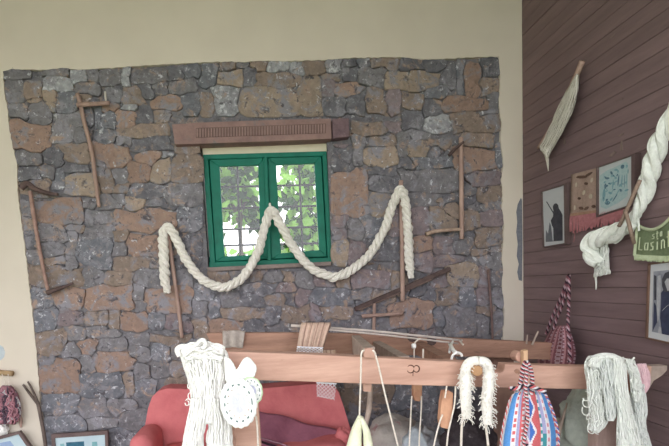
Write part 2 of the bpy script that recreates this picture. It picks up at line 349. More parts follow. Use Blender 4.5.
# ------------------------------------------------------------------ lintel and window
LINT = mat('lintel_stone',(160,130,124),(134,108,106),scale=9,rough=.9,bump=.3,rand=.04,spots=[((128,118,120),8,.58,.72)])
lt = root('trim_1', P(260,143,WY-.07), '', ''); del lt['label']; del lt['category']; struct(lt)
slab('lintel_beam', [(172,124.5),(200,122.5),(240,121),(290,119.5),(331,118.6),(331.5,138.6),(290,140.5),(240,142.3),(175,144.5)], WY-.085, .16, LINT, lt, .004)
slab('lintel_block', [(332,118.6),(349,118),(349.5,136.5),(333,138.5)], WY-.08, .13, mat('purple_stone',(132,108,112),(100,82,88),scale=20,rand=0,spots=[((170,160,164),22,.6,.72)]), lt, .006)
ribs=[]
for i in range(46):
    u = 196.5 + i*2.82; y0 = 128.6-.035*(u-196)*1.0; 
    ribs.append(slabvf([(u,y0),(u+1.5,y0),(u+1.5,y0+8.6),(u,y0+8.6)], WY-.094, .012))
v,f = merge(*ribs); o = fixn(mk('fluting', v, f, mat('fluting_stone',(156,128,122),(134,110,106),scale=12,rand=0), lt)); o['kind']='stuff'
slab('shadow_board', [(196,128),(326,123.5),(326,133.2),(196,137.8)], WY-.0862, .004, mat('rib_gap_shade',(122,98,94),(104,84,82),rand=0), lt)  # darker backing strip, shade between the ribs painted into its colour
win = root('window_1', P(266,266,WY+.06), '', ''); del win['label']; del win['category']; struct(win)
WF = WY+.05
slab('head_board', [(202,146.2),(330,142),(330,151.4),(203,155.2)], WF-.015, .10, mat('cream_paint',(214,205,182),(204,194,172),rand=0,bump=.05), win, .003)
slab('window_sill', [(206,267.5),(331.5,261.5),(331.5,265.5),(209,271.5)], WY-.04, .24, mat('sill_cement',(150,134,128),(120,108,106),scale=14,rand=0), win, .004)
def bar(u0,v0,u1,v1,wpx,Y,t,m,name,parent,bevel=.004):
    dx,dy = u1-u0,v1-v0; L_=math.hypot(dx,dy); nx,ny=-dy/L_*wpx/2,dx/L_*wpx/2
    return slab(name,[(u0+nx,v0+ny),(u1+nx,v1+ny),(u1-nx,v1-ny),(u0-nx,v0-ny)],Y,t,m,parent,bevel)
# outer frame
for q in ([(203,154.5),(326.5,151.0),(326.8,155.8),(203.4,159.4)], [(203,156),(208,156),(215.5,264),(210,264)], [(322.2,152.5),(326.8,152.5),(332.2,258.5),(327.6,258.5)], [(209,262.2),(332,257.2),(332.4,262),(209.4,268.2)]):
    slab('frame_bar', q, WF-.02, .07, GREEN, win, .005)
# rebate behind frame and sashes, its green darkened to paint the gap's shade
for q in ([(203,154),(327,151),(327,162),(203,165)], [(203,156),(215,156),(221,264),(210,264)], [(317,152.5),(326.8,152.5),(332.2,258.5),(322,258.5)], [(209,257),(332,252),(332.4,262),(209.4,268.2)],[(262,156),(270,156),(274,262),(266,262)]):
    slab('rebate', q, WF+.03, .03, mat('gap_shade_green',(6,58,50),(4,48,42),rand=0,bump=0), win)
def sash(tl,tr,br,bl, ptl,ptr,pbr,pbl):
    s = bpy.data.objects.new('sash', None); COL.objects.link(s); s.parent = win
    c = P((tl[0]+tr[0])/2,(tl[1]+bl[1])/2,WF); s.location = c-ORG[win.name]; ORG[s.name]=c
    for q in ([tl,tr,ptr,ptl],[tr,br,pbr,ptr],[br,bl,pbl,pbr],[bl,tl,ptl,pbl]):
        slab('sash_rail', q, WF-.005, .035, GREEN, s, .004)
    g = mat('window_glass',(255,255,255),rough=0,bump=0,rand=0); nt=g.node_tree
    if not nt.nodes.get('gl'):
        gl = nt.nodes.new('ShaderNodeBsdfGlossy'); gl.name='gl'; gl.inputs['Roughness'].default_value=.02
        tr_ = nt.nodes.new('ShaderNodeBsdfTransparent'); mx = nt.nodes.new('ShaderNodeMixShader'); mx.inputs[0].default_value=.03
        nt.links.new(tr_.outputs[0],mx.inputs[1]); nt.links.new(gl.outputs[0],mx.inputs[2]); nt.links.new(mx.outputs[0],nt.nodes['Material Output'].inputs[0])
    slab('pane', [ptl,ptr,pbr,pbl], WF+.005, .004, g, s)
sash((209.2,159.4),(264.2,157.6),(268.2,259.0),(215.8,261.6), (219.4,166.4),(258,165.4),(261,254.6),(224.4,256.2))
sash((267.6,157.5),(321.2,156.0),(326.8,256.6),(271.4,259.0), (276.2,165),(314.4,163.4),(319.2,250),(281,253.2))
bar(265.4,157,269.4,260.5,4.0,WF-.03,.03,GREEN,'meeting_stile',win)
# iron grille outside
gr = bpy.data.objects.new('iron_grille', None); COL.objects.link(gr); gr.parent=win; c=P(266,210,WF+.17); gr.location=c-ORG[win.name]; ORG[gr.name]=c
YG = WF+.17
for (a,b) in (((205,187.5),(326,184.5)),((206,209),(327,205.5)),((208,230),(328,226.5)),((208,246),(328,243))):
    tube('grille_bar',[P(*a,YG),P(*b,YG)],.009,IRON,gr,6)
for (a,b) in (((221.5,145),(228,270)),((236.5,145),(241,270)),((256,145),(258.5,268)),((281,145),(285,268)),((298.3,145),(303.2,268)),((316,145),(320,266))):
    if a[0] in (236.5,298.3): tube('grille_bar',[P(*a,YG),P(*b,YG)],.009,IRON,gr,6)

# ------------------------------------------------------------------ right wall of horizontal planks
wr = struct(mk('wall_right', *box((WX+.022,FY,0),(WX+.16,WY,CEIL)), mat('dark_gap',(40,32,32),(30,24,24),rand=0)))
zr = PXp(525,287.7,WX).z; sp = .0915
k0 = -int(zr/sp)-1; z = zr + k0*sp; 
while z < CEIL:
    a = max(z,0)+.0008; b = min(z+sp, CEIL)-.0010
    if b-a > .02:
        ya = 0; jo = random.uniform(-.004,.004)
        v,f = box((WX+random.uniform(-.0015,.0015),FY,a),(WX+.022,WY-.03+jo,b)); fixn(mk('plank', v, f, PLANK, wr, bevel=.002))
    z += sp

# ------------------------------------------------------------------ trees outside the window
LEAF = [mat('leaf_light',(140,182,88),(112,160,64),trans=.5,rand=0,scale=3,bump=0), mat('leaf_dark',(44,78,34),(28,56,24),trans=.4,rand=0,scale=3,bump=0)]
def leafblob(n, cs, size, rs):
    V=[];Fc=[];mi=[]
    for i in range(n):
        c,rad = rs.choice(cs); d = Vector((rs.gauss(0,1),rs.gauss(0,1),rs.gauss(0,1))).normalized()*rad*(rs.random()**.4); p=Vector(c)+Vector((d.x,d.y,d.z*.8))
        a = Vector((rs.gauss(0,1),rs.gauss(0,.6),rs.gauss(0,1)-.6)).normalized(); b=a.cross(Vector((rs.gauss(0,1),rs.gauss(0,1),rs.gauss(0,1)))).normalized(); s=size*rs.uniform(.6,1.2)
        n0=len(V); nn=a.cross(b)*s*.12
        V += [p, p+a*s*.35+b*s*.42+nn, p+a*s*.7+b*s*.25, p+a*s, p+a*s*.7-b*s*.25, p+a*s*.35-b*s*.42+nn]
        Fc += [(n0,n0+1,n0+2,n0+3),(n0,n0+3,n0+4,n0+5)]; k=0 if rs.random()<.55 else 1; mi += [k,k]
    return V,Fc,mi
def tree(base, label, cs, n, size, seed, trunkpts):
    rs=random.Random(seed); t=root('tree', base, label, 'tree')
    BARK = mat('bark',(96,84,72),(66,58,52),scale=20,rand=0)
    tube('trunk',[Vector(base)]+[Vector(p) for p in trunkpts], lambda s:.055*(1-.6*s), BARK, t)
    for q in cs[:6]: tube('branch',[Vector(trunkpts[-2]),Vector(trunkpts[-1]).lerp(Vector(q[0]),.5)+Vector((0,0,.08)),Vector(q[0])], lambda s:.024*(1-.7*s), BARK, t)
    V,Fc,mi = leafblob(n,cs,size,rs); o=mk('foliage',V,Fc,LEAF,t,mi=mi); o['kind']='stuff'
c = lambda u,v,Y: P(u,v,Y)
tree((c(243,260,6.2).x,6.2,-.12),'leafy tree with forked trunk seen through the left window sash',
     [(c(225,178,6.2),.35),(c(250,185,6.3),.35),(c(222,205,6.2),.28),(c(256,213,6.3),.25),(c(215,160,6.2),.3),(c(240,160,6.4),.4)],560,.15,5,[c(241,250,6.2),c(240,225,6.2),c(236,205,6.2)])
tree((c(330,260,7.9).x,7.9,-.12),'leafy tree with drooping branches seen through the right window sash',
     [(c(292,190,7.8),.33),(c(310,215,7.9),.35),(c(322,180,7.9),.4),(c(300,165,7.9),.28),(c(296,228,7.9),.22),(c(316,240,7.9),.28)],680,.18,9,[c(326,240,7.9),c(322,215,7.9),c(318,200,7.9)])
rs=random.Random(2); hd=root('hedge',(c(260,250,9.9).x,9.9,-.12),'low bright green hedge far behind the two trees outside','hedge')
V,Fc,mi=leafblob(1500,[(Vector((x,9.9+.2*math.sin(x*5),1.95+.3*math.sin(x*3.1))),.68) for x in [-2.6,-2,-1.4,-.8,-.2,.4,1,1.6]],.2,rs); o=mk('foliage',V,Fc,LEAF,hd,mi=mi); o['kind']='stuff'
for x in (-2,-.8,.4): tube('stem',[(x,9.9,-.12),(x+.1,9,1.2)],.03,MATS['bark'],hd)

# ------------------------------------------------------------------ wooden tools on the stone wall
YT = WY-.062
def pole(name,pts,wpx,m,parent=None,Y=YT,taper=.15,sides=8):
    return tube(name,[P(a,b,Y) for a,b in pts], lambda s: pxr(wpx,Y)/2*(1-taper*s), m, parent, sides)
t=root('hoe',P(99,207,YT),'long curved stick with short cross arm hung at the upper left of the stone wall','tool')
pole('handle',[(77.5,93.8),(80.5,105),(84.3,122.5),(89,140),(92.5,157),(95,175),(97.2,194),(99,207)],4.0,STICK,t)
pole('cross_arm',[(77,105),(90,104.2),(109.5,103)],4.2,STICK,t,YT-.012)
pole('nail',[(105.2,91.5),(105.6,98),(106,101)],2.0,mat('pale_nail',(214,206,198),rand=0),t,YT-.012)
t=root('yoke',P(49,293,YT),'short curved stick between two dark gnarled stubs at the left edge of the wall','tool')
pole('handle',[(30.3,191),(33,212),(37.5,238),(42,262),(45.5,280),(48.6,293)],3.8,mat('stick_brown',(180,146,134),(144,116,108),scale=18,rand=0),t)
pole('stub',[(21,188),(27,183.5),(35,189),(47,193),(58,194.5)],6.2,DARKW,t,YT-.012,.5)
pole('stub',[(47,293),(55,290),(65,286.5),(73,283)],5.2,DARKW,t,YT-.01,.6)
o=pole('spindle_stick',[(167.6,226),(170,248),(173,268),(177,297),(180,320),(182,338)],4.2,STICK); tag(o,'slim brown stick holding up the left end of the braided wool garland','stick')
o=pole('spindle_stick',[(401,180.5),(401.6,220),(402.2,260),(402.8,301)],4.6,STICK,taper=0); tag(o,'upright tan stick holding up the right end of the braided wool garland','stick')
t=root('crook',P(461.5,240,YT),'upright stick with short arms at top and foot near the right stone edge','tool')
pole('handle',[(461,137.5),(461.2,170),(461.5,205),(461.8,239)],4.6,STICK,t,taper=0)
pole('upper_arm',[(449,155.5),(455,149),(463.5,142)],3.2,DARKW,t,YT-.012)
pole('lower_arm',[(426,234),(436,231.2),(448,230),(461,229.2)],4.0,mat('stick_pale',(194,168,150),(156,132,120),scale=18,rand=0),t,YT-.006)
t=root('wooden_beater',P(355,310,YT),'dark split wooden beam hung diagonally across the right of the stone wall','tool')
bar(355,309.5,451,268.5,4.6,YT,.03,DARKW,'beam',t,.006)
bar(359,310.2,432,279.6,1.6,YT-.008,.01,mat('worn_edge',(120,100,92),(92,76,72),rand=0),'worn_edge',t,.002)
t=root('cross_reel',P(374,345,YT),'small wooden cross of two sticks below the dark diagonal beam','tool')
pole('upright',[(374.4,303.5),(374,325),(373.4,352)],3.6,STICK,t,taper=0)
pole('cross_bar',[(362,316.2),(380,315),(402.5,313.4)],4.0,STICK,t,YT-.014)
o=pole('cane',[(488,269.5),(490,292),(491.6,315),(492.8,345)],2.6,mat('cane_wood',(128,104,100),(98,80,78),scale=18,rand=0)); tag(o,'thin brown cane standing at the right edge of the stone wall','stick')
# tiny hook over window that carries the rope
tube('rope_hook',[P(270,208,WF-.10),P(269.8,203.5,WF-.12)],.008,ROPEW,win)

# ------------------------------------------------------------------ braided garland
def strandrope(name, pts, wfun, m, pitch, parent=None, seg=260, seed=1, Ns=3, rr=.36, off=.27, fl=.8):
    path = catmull(pts, seg); rs=random.Random(seed); vf=[]; L=[0]
    for i in range(1,seg): L.append(L[-1]+(path[i]-path[i-1]).length)
    tot=L[-1]
    for k in range(Ns):
        pp=[]
        for i,p in enumerate(path):
            t=(path[min(i+1,seg-1)]-path[max(i-1,0)]).normalized(); a=t.cross(Vector((0,-1,0)))
            if a.length<.1: a=Vector((1,0,0))
            a.normalize(); b=a.cross(t).normalized(); ph=2*PI*(L[i]/pitch+k/Ns); w_=wfun(L[i]/tot)
            pp.append(p+a*math.cos(ph)*w_*off+b*math.sin(ph)*w_*off*fl)
        vf.append(tubevf(pp, lambda s,k=k: wfun(s)*rr*(1+.13*noise.noise(Vector((s*55,k*7,seed)))), 7))
    v,f=merge(*vf); return mk(name,v,f,m,parent,smooth=True)
GP=[(167.5,293,.0),(164.5,277,.0),(164,262,.0),(163.5,247,.0),(163.2,234,.0),(167,227,-.01),(172,231,-.01),(176.5,240.5,0),(187,260.7,0),(200,277,0),(217,286.5,0),(231,285.5,0),(246,273.5,0),(257.6,252,0),(264,229,0),(268,215,0),(271.5,210,0),(276,216,0),
    (281,226,0),(294.5,249,0),(311,267.4,0),(328,275.6,0),(340,275.5,0),(353.5,268.5,0),(370,254,0),(383.7,230.4,0),(390,212,0),(396,196,0),(400.5,189.5,-.01),(404.6,198,0),(406.5,215,0),(408,235,0),(409.2,257,0),(411,278,0)]
o=twist('wool_garland',[P(a,b,YT-.035+c_) for a,b,c_ in GP], lambda s: pxr(9.8 if s<.1 else 8.6,3.7)*(1.12 if .015<s<.985 else .8), ROPEW, .16, n=27, r=.0042, seg=420, seed=4)
tag(o,'thick braided garland of off-white wool draped in two swags across the window','garland')
for (u0,v0) in ((167.5,293),(411,278)):
    pass
t=tube('wool_peak',[P(270.2,209,YT-.035),P(270,203,YT-.035)],lambda s:.012*(1-.5*s),ROPEW,o)

# ------------------------------------------------------------------ yarn helper
def skein(name, Lp, Rp, Y, m, n=26, r=.0035, bulge=.04, label=None, cat='yarn', parent=None, seed=1, wav=.25, seg=22, core=True, back=False, mats=None, knots=0, pf=P, mesh_only=False):
    """strands run between a left and a right edge line (photo pixels at depth Y); a padded core keeps it full"""
    fy = Y if callable(Y) else (lambda u,v: Y)
    rs=random.Random(seed)
    mk2 = lambda L_: [Vector((a,b,0)) for a,b in L_]
    LL=catmull(mk2(Lp),seg); RR=catmull(mk2(Rp),seg); vf=[]; mi=[]
    def sp_(s,i,dep):
        q=LL[i].lerp(RR[i],s); return pf(q.x,q.y,fy(q.x,q.y)-dep)
    for k in range(n):
        s0=(k+.5)/n+rs.uniform(-.4,.4)/n; dep0=bulge*math.sqrt(max(0,1-(2*s0-1)**2))*rs.uniform(.8,1.15); ph=rs.uniform(0,9); fr=rs.uniform(.8,1.8); path=[]
        for i in range(seg):
            s=s0+wav/n*9*noise.noise(Vector((i/seg*fr*3,ph,seed)))+wav/n*3*noise.noise(Vector((i/seg*fr*11,ph,seed+5))); path.append(sp_(min(max(s,0),1),i,dep0+r*2*noise.noise(Vector((i*.3,ph,3)))))
        a=tubevf(path,r*rs.uniform(.85,1.2),5); vf.append(a); mi += [rs.randrange(len(mats)) if mats else 0]*len(a[1])
    if core:
        V=[];Fc=[];K=8
        for i in range(seg):
            for k in range(K+1): s=.02+.96*k/K; V.append(sp_(s,i,bulge*math.sqrt(max(0,1-(2*s-1)**2))*.82))
            for k in range(K+1): s=.98-.96*k/K; V.append(sp_(s,i,-bulge*.35*math.sqrt(max(0,1-(2*s-1)**2))))
        W_=2*(K+1)
        for i in range(seg-1):
            for k in range(W_): k2=(k+1)%W_; Fc.append((i*W_+k,i*W_+k2,(i+1)*W_+k2,(i+1)*W_+k))
        Fc.append(tuple(range(W_))); Fc.append(tuple((seg-1)*W_+k for k in range(W_))); vf.append((V,Fc)); mi += [0]*len(Fc)
    v,f=merge(*vf); o=mk(name,v,f,mats or m,parent,smooth=True,mi=mi if mats else None)
    if label: tag(o,label,cat)
    return o
def loops(parent_name, centres, Y, m, parent, rad=(3,6), r=.0022, seed=3):
    """stray yarn loops curling off a skein"""
    rs=random.Random(seed); vf=[]
    for (u,v) in centres:
        R=rs.uniform(*rad); a0=rs.uniform(0,6); pts=[P(u+R*math.cos(a0+t*.9)*.8,v+R*math.sin(a0+t*.9),Y-.01*math.sin(t)) for t in range(6)]
        vf.append(tubevf(catmull(pts,16),r,5))
    v,f=merge(*vf); return mk(parent_name,v,f,m,parent,smooth=True)

# ------------------------------------------------------------------ LOOM
fY=lambda u: 2.10+.20*(u-225)/440
rY=lambda u: 2.85+.25*(u-225)/330
loom=root('loom',(P(400,380,2.4).x,2.45,0),'large wooden hand loom frame of pale beams standing in front of the sofa','loom')
slab('front_beam',[(224,351.5),(300,354),(375,357.5),(440,361),(493,363),(494.2,368),(496,371.6),(499,373),(502,372.2),(504,370),(505,364.2),(560,366),(606,367),(652,366.2),
     (651,380),(640,391),(590,389.5),(520,388),(440,386),(370,384),(300,381.5),(224,379.5)],fY,.075,LOOMW,loom,.004)
slab('beam_tip',[(641,366.4),(667.5,365.3),(667.6,370.5),(662,376),(654,381),(650,388),(641,390)],lambda u:fY(u)+.012,.05,LOOMG,loom,.004)
slab('rear_beam',[(206,333.5),(222,333),(300,333),(350,333.8),(420,336.5),(480,339.5),(552,343),(559,347),(558,356),(552,360),(480,357),(420,355.5),(350,354),(280,353.5),(224,354),(212,346)],rY,.07,LOOMB,loom,.004)
# dark sockets in the rear beam
for (u,v) in ((412.5,337.5),(431.5,341)):
    sc=[(u+5.2*math.cos(2*PI*k/12),v+4.6*math.sin(2*PI*k/12)) for k in range(12)]; slab('socket',sc,rY(u)-.006,.02,DARKW,loom)
# cross members running from the rear beam to the front beam
def member(name,a,b,Ya,Yb,wpx,hpx,m,par=loom):
    A=P(*a,Ya);B=P(*b,Yb); wa,ha=pxr(wpx[0],Ya)/2,pxr(hpx[0],Ya)/2; wb,hb=pxr(wpx[1],Yb)/2,pxr(hpx[1],Yb)/2
    V=[A+Vector((x*wa,0,z*ha)) for x,z in ((-1,-1),(1,-1),(1,1),(-1,1))]+[B+Vector((x*wb,0,z*hb)) for x,z in ((-1,-1),(1,-1),(1,1),(-1,1))]
    return fixn(mk(name,V,[(0,1,2,3),(7,6,5,4),(0,4,5,1),(1,5,6,2),(2,6,7,3),(3,7,4,0)],m,par,bevel=.003))
member('cross_member',(356,344),(369.5,357),2.90,2.20,(8,12),(18,20),LOOMG)
slab('member_end',[(364,350),(367,348.2),(373,348.6),(375.5,351.5),(375.5,358.5),(364,357.8)],2.13,.03,LOOMW,loom,.004)
member('cross_member',(377,346),(404,362),2.95,2.25,(8,12),(10,12),LOOMG)
member('cross_member',(418,347),(450,365),2.98,2.30,(10,13),(12,14),LOOMB)
slab('peg',[(363.5,383),(372,383.4),(371.5,392),(363.6,391.6)],fY(367)+.07,.03,LOOMW,loom,.003)
o=tube('curved_stay',[P(370.5,386,2.5),P(370,398,2.5),P(368.5,412,2.5),P(365,426,2.5)],.015,LOOMG,loom)
# posts
def post(u0,u1,v0,Y,t,m):
    a,b=P(u0,v0,Y),P(u1,v0,Y); return fixn(mk('post',*box((a.x,Y,0),(b.x,Y+t,a.z)),m,loom,bevel=.004))
post(231.5,257,379,fY(240)+.012,.07,LOOMW)
post(597,622,388,fY(610)+.012,.07,mat('post_pinkish',(186,160,152),(160,134,128),scale=6,stretch=(3,3,.6),rand=0))
post(493,514,355,rY(500)+.09,.07,mat('post_dark_brown',(138,108,96),(112,86,78),scale=6,rand=0))  # rear post in a darker brown than the other posts
post(219,236,352,rY(228)+.01,.07,LOOMB)
# low rails tie the posts together
fixn(mk('foot_rail',*box((P(232,379,2.13).x+.02,2.19,.12),(P(240,379,2.13).x+.1,2.9,.2)),LOOMB,loom,bevel=.004))
fixn(mk('foot_rail',*box((P(600,388,2.28).x-.1,2.34,.12),(P(600,388,2.28).x-.02,3.0,.2)),LOOMB,loom,bevel=.004))
# round peg ends and knot
def disc(name,u,v,rp,Y,t,m,par,ry=None):
    ry=ry or rp; return slab(name,[(u+rp*math.cos(2*PI*k/16),v+ry*math.sin(2*PI*k/16)) for k in range(16)],Y,t,m,par,.002)
disc('peg_end',477.6,371,5.2,2.085,.16,mat('peg_wood',(190,150,112),(160,120,90),rand=0),loom,5.2)
disc('knot',516.8,372,3.4,fY(517)-.0015,.004,LOOMB,loom,3.0); disc('knot',516.8,372,1.9,fY(517)-.003,.004,mat('knot_core',(186,142,120),rand=0),loom,1.6)
# carved marks: two open rings and a stroke
CARV=mat('carving',(112,78,66),(90,62,54),rand=0,bump=0)
def arc(u,v,rx,ry,a0,a1): return tubevf([P(u+rx*math.cos(a0+(a1-a0)*k/14),v+ry*math.sin(a0+(a1-a0)*k/14),fY(u)-.0008) for k in range(15)],.0030,5)
v,f=merge(arc(410.6,369,3.7,3.9,.35,5.9),arc(416.4,368.8,3.0,3.4,0,6.28),tubevf([P(413.2,370,fY(413)-.0008),P(412.8,376,fY(413)-.0008)],.0018,5),tubevf([P(409,373.6,fY(413)-.0008),P(411,375,fY(413)-.0008)],.0018,5))
mk('carved_mark',v,f,CARV,loom)
# peg for the bag + round cap behind it
slab('peg',[(523.5,351),(528,349.8),(528,364.5),(524,365)],fY(525)+.02,.03,mat('pale_peg',(226,190,156),(206,166,134),rand=0),loom,.002)
disc('peg_cap',521,357,5.2,fY(525)+.06,.06,LOOMW,loom,5.4)
pole('splint',[(532,345),(535.5,337),(538.2,331)],2.6,LOOMG,loom,3.02,.3); pole('splint',[(526.5,344),(527,339),(527.2,335)],2.0,LOOMG,loom,3.02,.3)

# warp rods lying above the rear beam
RODM=mat('pale_rod',(206,194,186),(176,164,158),rand=0,bump=.05,rough=.5)
o=tube('warp_rod',[P(291,325.5,2.78),P(372,331,2.80),P(462,340.5,2.85)],pxr(1.3,2.8),RODM,n=12); tag(o,'upper of two thin pale rods lying across the loom','rod','thin rods across the loom')
o=tube('warp_rod',[P(312,328.4,2.74),P(380,334.5,2.76),P(458,343.5,2.80)],pxr(1.0,2.8),RODM,n=12); tag(o,'lower of two thin pale rods lying across the loom','rod','thin rods across the loom')
# wooden blocks hanging on strings (heddle pulleys)
def string(name,pts,Y,label,w=.0042,m=STRING,group=None):
    fy=Y if callable(Y) else (lambda u:Y); o=tube(name,[P(a,b,fy(a)) for a,b in pts],w,m,n=max(8,len(pts)*5),sides=6); tag(o,label,'string',group); return o
fs=lambda u:fY(u)-.02
string('loop_string',[(364.5,350),(361.5,352.5),(361,365),(360.4,390),(359.6,418),(361.5,424)],lambda u:2.075,'left cord of the white loop hung over the loom member end')
string('loop_string',[(372.5,350),(375,353),(379,368),(386,398),(394,430),(398.5,448)],lambda u:2.075,'right cord of the white loop slanting down from the member end')
o=tube('knotted_scrap',[P(361,416,2.07),P(357,428,2.07),P(355,440,2.07),P(353,458,2.07)],lambda s:.014+.03*s,mat('pale_green_cloth',(228,228,204),(208,208,182),scale=20,rand=0),n=14); tag(o,'pale yellow-green knotted cloth hanging from the left white cord','cloth')
tube('fold',[P(361,418,2.05),P(366,430,2.05),P(368,442,2.05),P(369,458,2.05)],lambda s:.01+.018*s,MATS['pale_green_cloth'],o,n=14)
pu=root('pulley',P(417.5,400,2.5),'small wooden pulley block with two cords hanging behind the beam below the carving','pulley')
slab('block',[(413.5,383),(422.5,383),(422,398),(420,401.5),(415,401),(413.5,396)],2.42,.035,mat('block_wood',(214,166,136),(180,134,108),rand=0),pu,.003)
for a in ([(411.8,396),(410.8,415),(409.6,440),(409,455)],[(421.6,396),(421,415),(419.4,436),(419,455)]): tube('cord',[P(x,y,2.40) for x,y in a],.0042,STRING,pu)
slab('cloth_pad',[(404,440),(409,436),(412,430),(417,428),(423,434),(428,446),(428,460),(404,460)],2.45,.05,mat('blue_grey_cloth',(168,174,180),(138,144,152),scale=14,rand=0),pu,.01)
hk=root('hook',P(414,362,2.4),'bent pale wire hook with a white knot standing behind the beam above the carving','hook')
tube('wire',[P(414.2,366,2.45),P(414.2,350,2.45),P(414.8,343.5,2.45),P(417.5,340,2.45),P(421,338.5,2.45)],.0036,STRING,hk)
tube('knot_ball',[P(412,346,2.45),P(415.5,346,2.45)],lambda s:.013,WOOLW,hk,n=4); tube('prong',[P(423,366,2.45),P(423.2,349,2.45)],.005,STRING,hk)
bb=root('bobbin',P(447,430,2.2),'long wooden shuttle block slung between cords under the beam','shuttle')
slab('block',[(443.5,391.5),(449,391),(453.5,393),(452.8,412),(448.5,429.5),(441,427.5),(440,420),(441.5,402)],2.16,.04,MATS['block_wood'],bb,.004)
for a in ([(446.8,386),(445.5,394),(445,398)],[(455.6,386),(454.5,404),(451,420),(448,434),(446,455)],[(442.6,414.5),(440,421),(436,436),(432,455)]): tube('cord',[P(x,y,2.14) for x,y in a],.0040,STRING,bb)
hk=root('hook',P(457,362,2.5),'curled white hook tied to the rod ends with a rag knot','hook')
tube('wire',[P(451.6,366,2.3),P(451.6,359,2.3),P(453,355,2.3),P(457,352.6,2.3),P(461,354,2.3),P(462,356.5,2.3)],.0062,WOOLW,hk)
tube('rag',[P(450.5,345,2.55),P(452.6,349,2.4),P(454.5,351.5,2.35),P(457.5,353.5,2.32)],lambda s:.010,WOOLW,hk); tube('rag',[P(449.5,352.5,2.4),P(450.5,346,2.6),P(453,341,2.8)],.006,WOOLW,hk)
for (a,b) in ((449,343.5),(460,340.5)): tube('tie',[P(a,b,2.80),P(a+1,b+2,2.7),P(a+3,b+4,2.6)],.006,STRING,hk)

# ------------------------------------------------------------------ textiles on the loom
ST1=mat('runner_tan',(208,180,162),(190,162,146),scale=60,rand=0); ST2=mat('runner_brown',(164,134,120),(150,120,108),scale=60,rand=0)
LACE=mat('lace_white',(246,244,250),(232,230,238),scale=80,rand=0)
def grid(fn,nx,ny): 
    V=[fn(i/nx,j/ny) for j in range(ny+1) for i in range(nx+1)]; Fc=[(j*(nx+1)+i,j*(nx+1)+i+1,(j+1)*(nx+1)+i+1,(j+1)*(nx+1)+i) for j in range(ny) for i in range(nx)]; return V,Fc
rn=root('table_runner',P(311,350,2.75),'striped tan and brown woven runner with white lace fringe over the loom rod','textile')
TL,TR,BL,BR=(301.5,324.5),(331,324.5),(297,349),(322.8,350.5)
def runner(s,t):
    if t<.25: q=t/.25; a=(TL[0]+s*(TR[0]-TL[0]), 322.5+2.0*(1-math.sin(q*PI/2))*1); Y=2.83-.11*q; return P(a[0]+.0, a[1]+(1-q)*2, Y)
    q=(t-.25)/.75; a0=TL[0]+(BL[0]-TL[0])*q**.8; a1=TR[0]+(BR[0]-TR[0])*q**.9; v_=322.7+(349.5-322.7)*q+s*1.0
    return P(a0+s*(a1-a0),v_,2.72+.006*math.sin(s*38)-.02*math.sin(q*PI))
V,Fc=grid(runner,25,14); mi=[1 if (i%5)==4 else 0 for j in range(14) for i in range(25)]
mk('woven_cloth',V,Fc,[ST1,ST2],rn,smooth=True,mi=mi,solid=.004)
def lace(name,tl,tr,br,bl,Y,par,nx=12,ny=5):
    vf=[]
    def q(s,t): 
        a=Vector(tl).lerp(Vector(tr),s); b=Vector(bl).lerp(Vector(br),s); c_=a.lerp(b,t); return P(c_.x,c_.y,Y)
    for i in range(nx):
        for d in (1,-1):
            pts=[q(min(1,max(0,(i+.5+(.5*d if j%2 else -.5*d))/nx)),j/ny) for j in range(ny+1)]; vf.append(tubevf(pts,pxr(.44,Y),4))
    for t in (0,.02): vf.append(tubevf([q(k/6,t) for k in range(7)],pxr(.44,Y),4))
    v,f=merge(*vf); return mk(name,v,f,LACE,par)
lace('lace_fringe',(297,346.6),(323.2,347.6),(322.6,354.6),(296.2,353.2),2.70,rn,7,3)
def runner2(s,t): return P(318+s*(336-318)-(1-t)*4,330+t*(384-330),2.93 if t<.25 else 2.93)
V,Fc=grid(lambda s,t: P(316.8+s*19.5,350+t*34,2.78+.006*math.sin(s*30)),20,6); mk('rear_fall',V,Fc,[ST1,ST2],rn,mi=[1 if i%5==4 else 0 for j in range(6) for i in range(20)],solid=.004)
lace('lace_fringe',(316.4,382.5),(336.6,383.5),(334.5,400),(317,396.5),2.77,rn,5,4)
# grey cloth over rear beam left
cg=mat('grey_linen',(176,164,156),(150,140,134),scale=40,rand=0)
V,Fc=grid(lambda s,t: P(222.5+s*23.5-t*(2 if s<.5 else 4)*(s-.2),330.8+ (t-.3)*24*(1 if t>.3 else 0)+ .5*math.sin(s*9), rY(235)-.012-.006*math.sin(s*14) if t>.25 else rY(235)+.08-.09*t/.25),16,12)
o=mk('linen_cloth',V,Fc,cg,smooth=True,solid=.004); tag(o,'grey linen cloth folded over the rear loom beam beside the white skein','cloth')

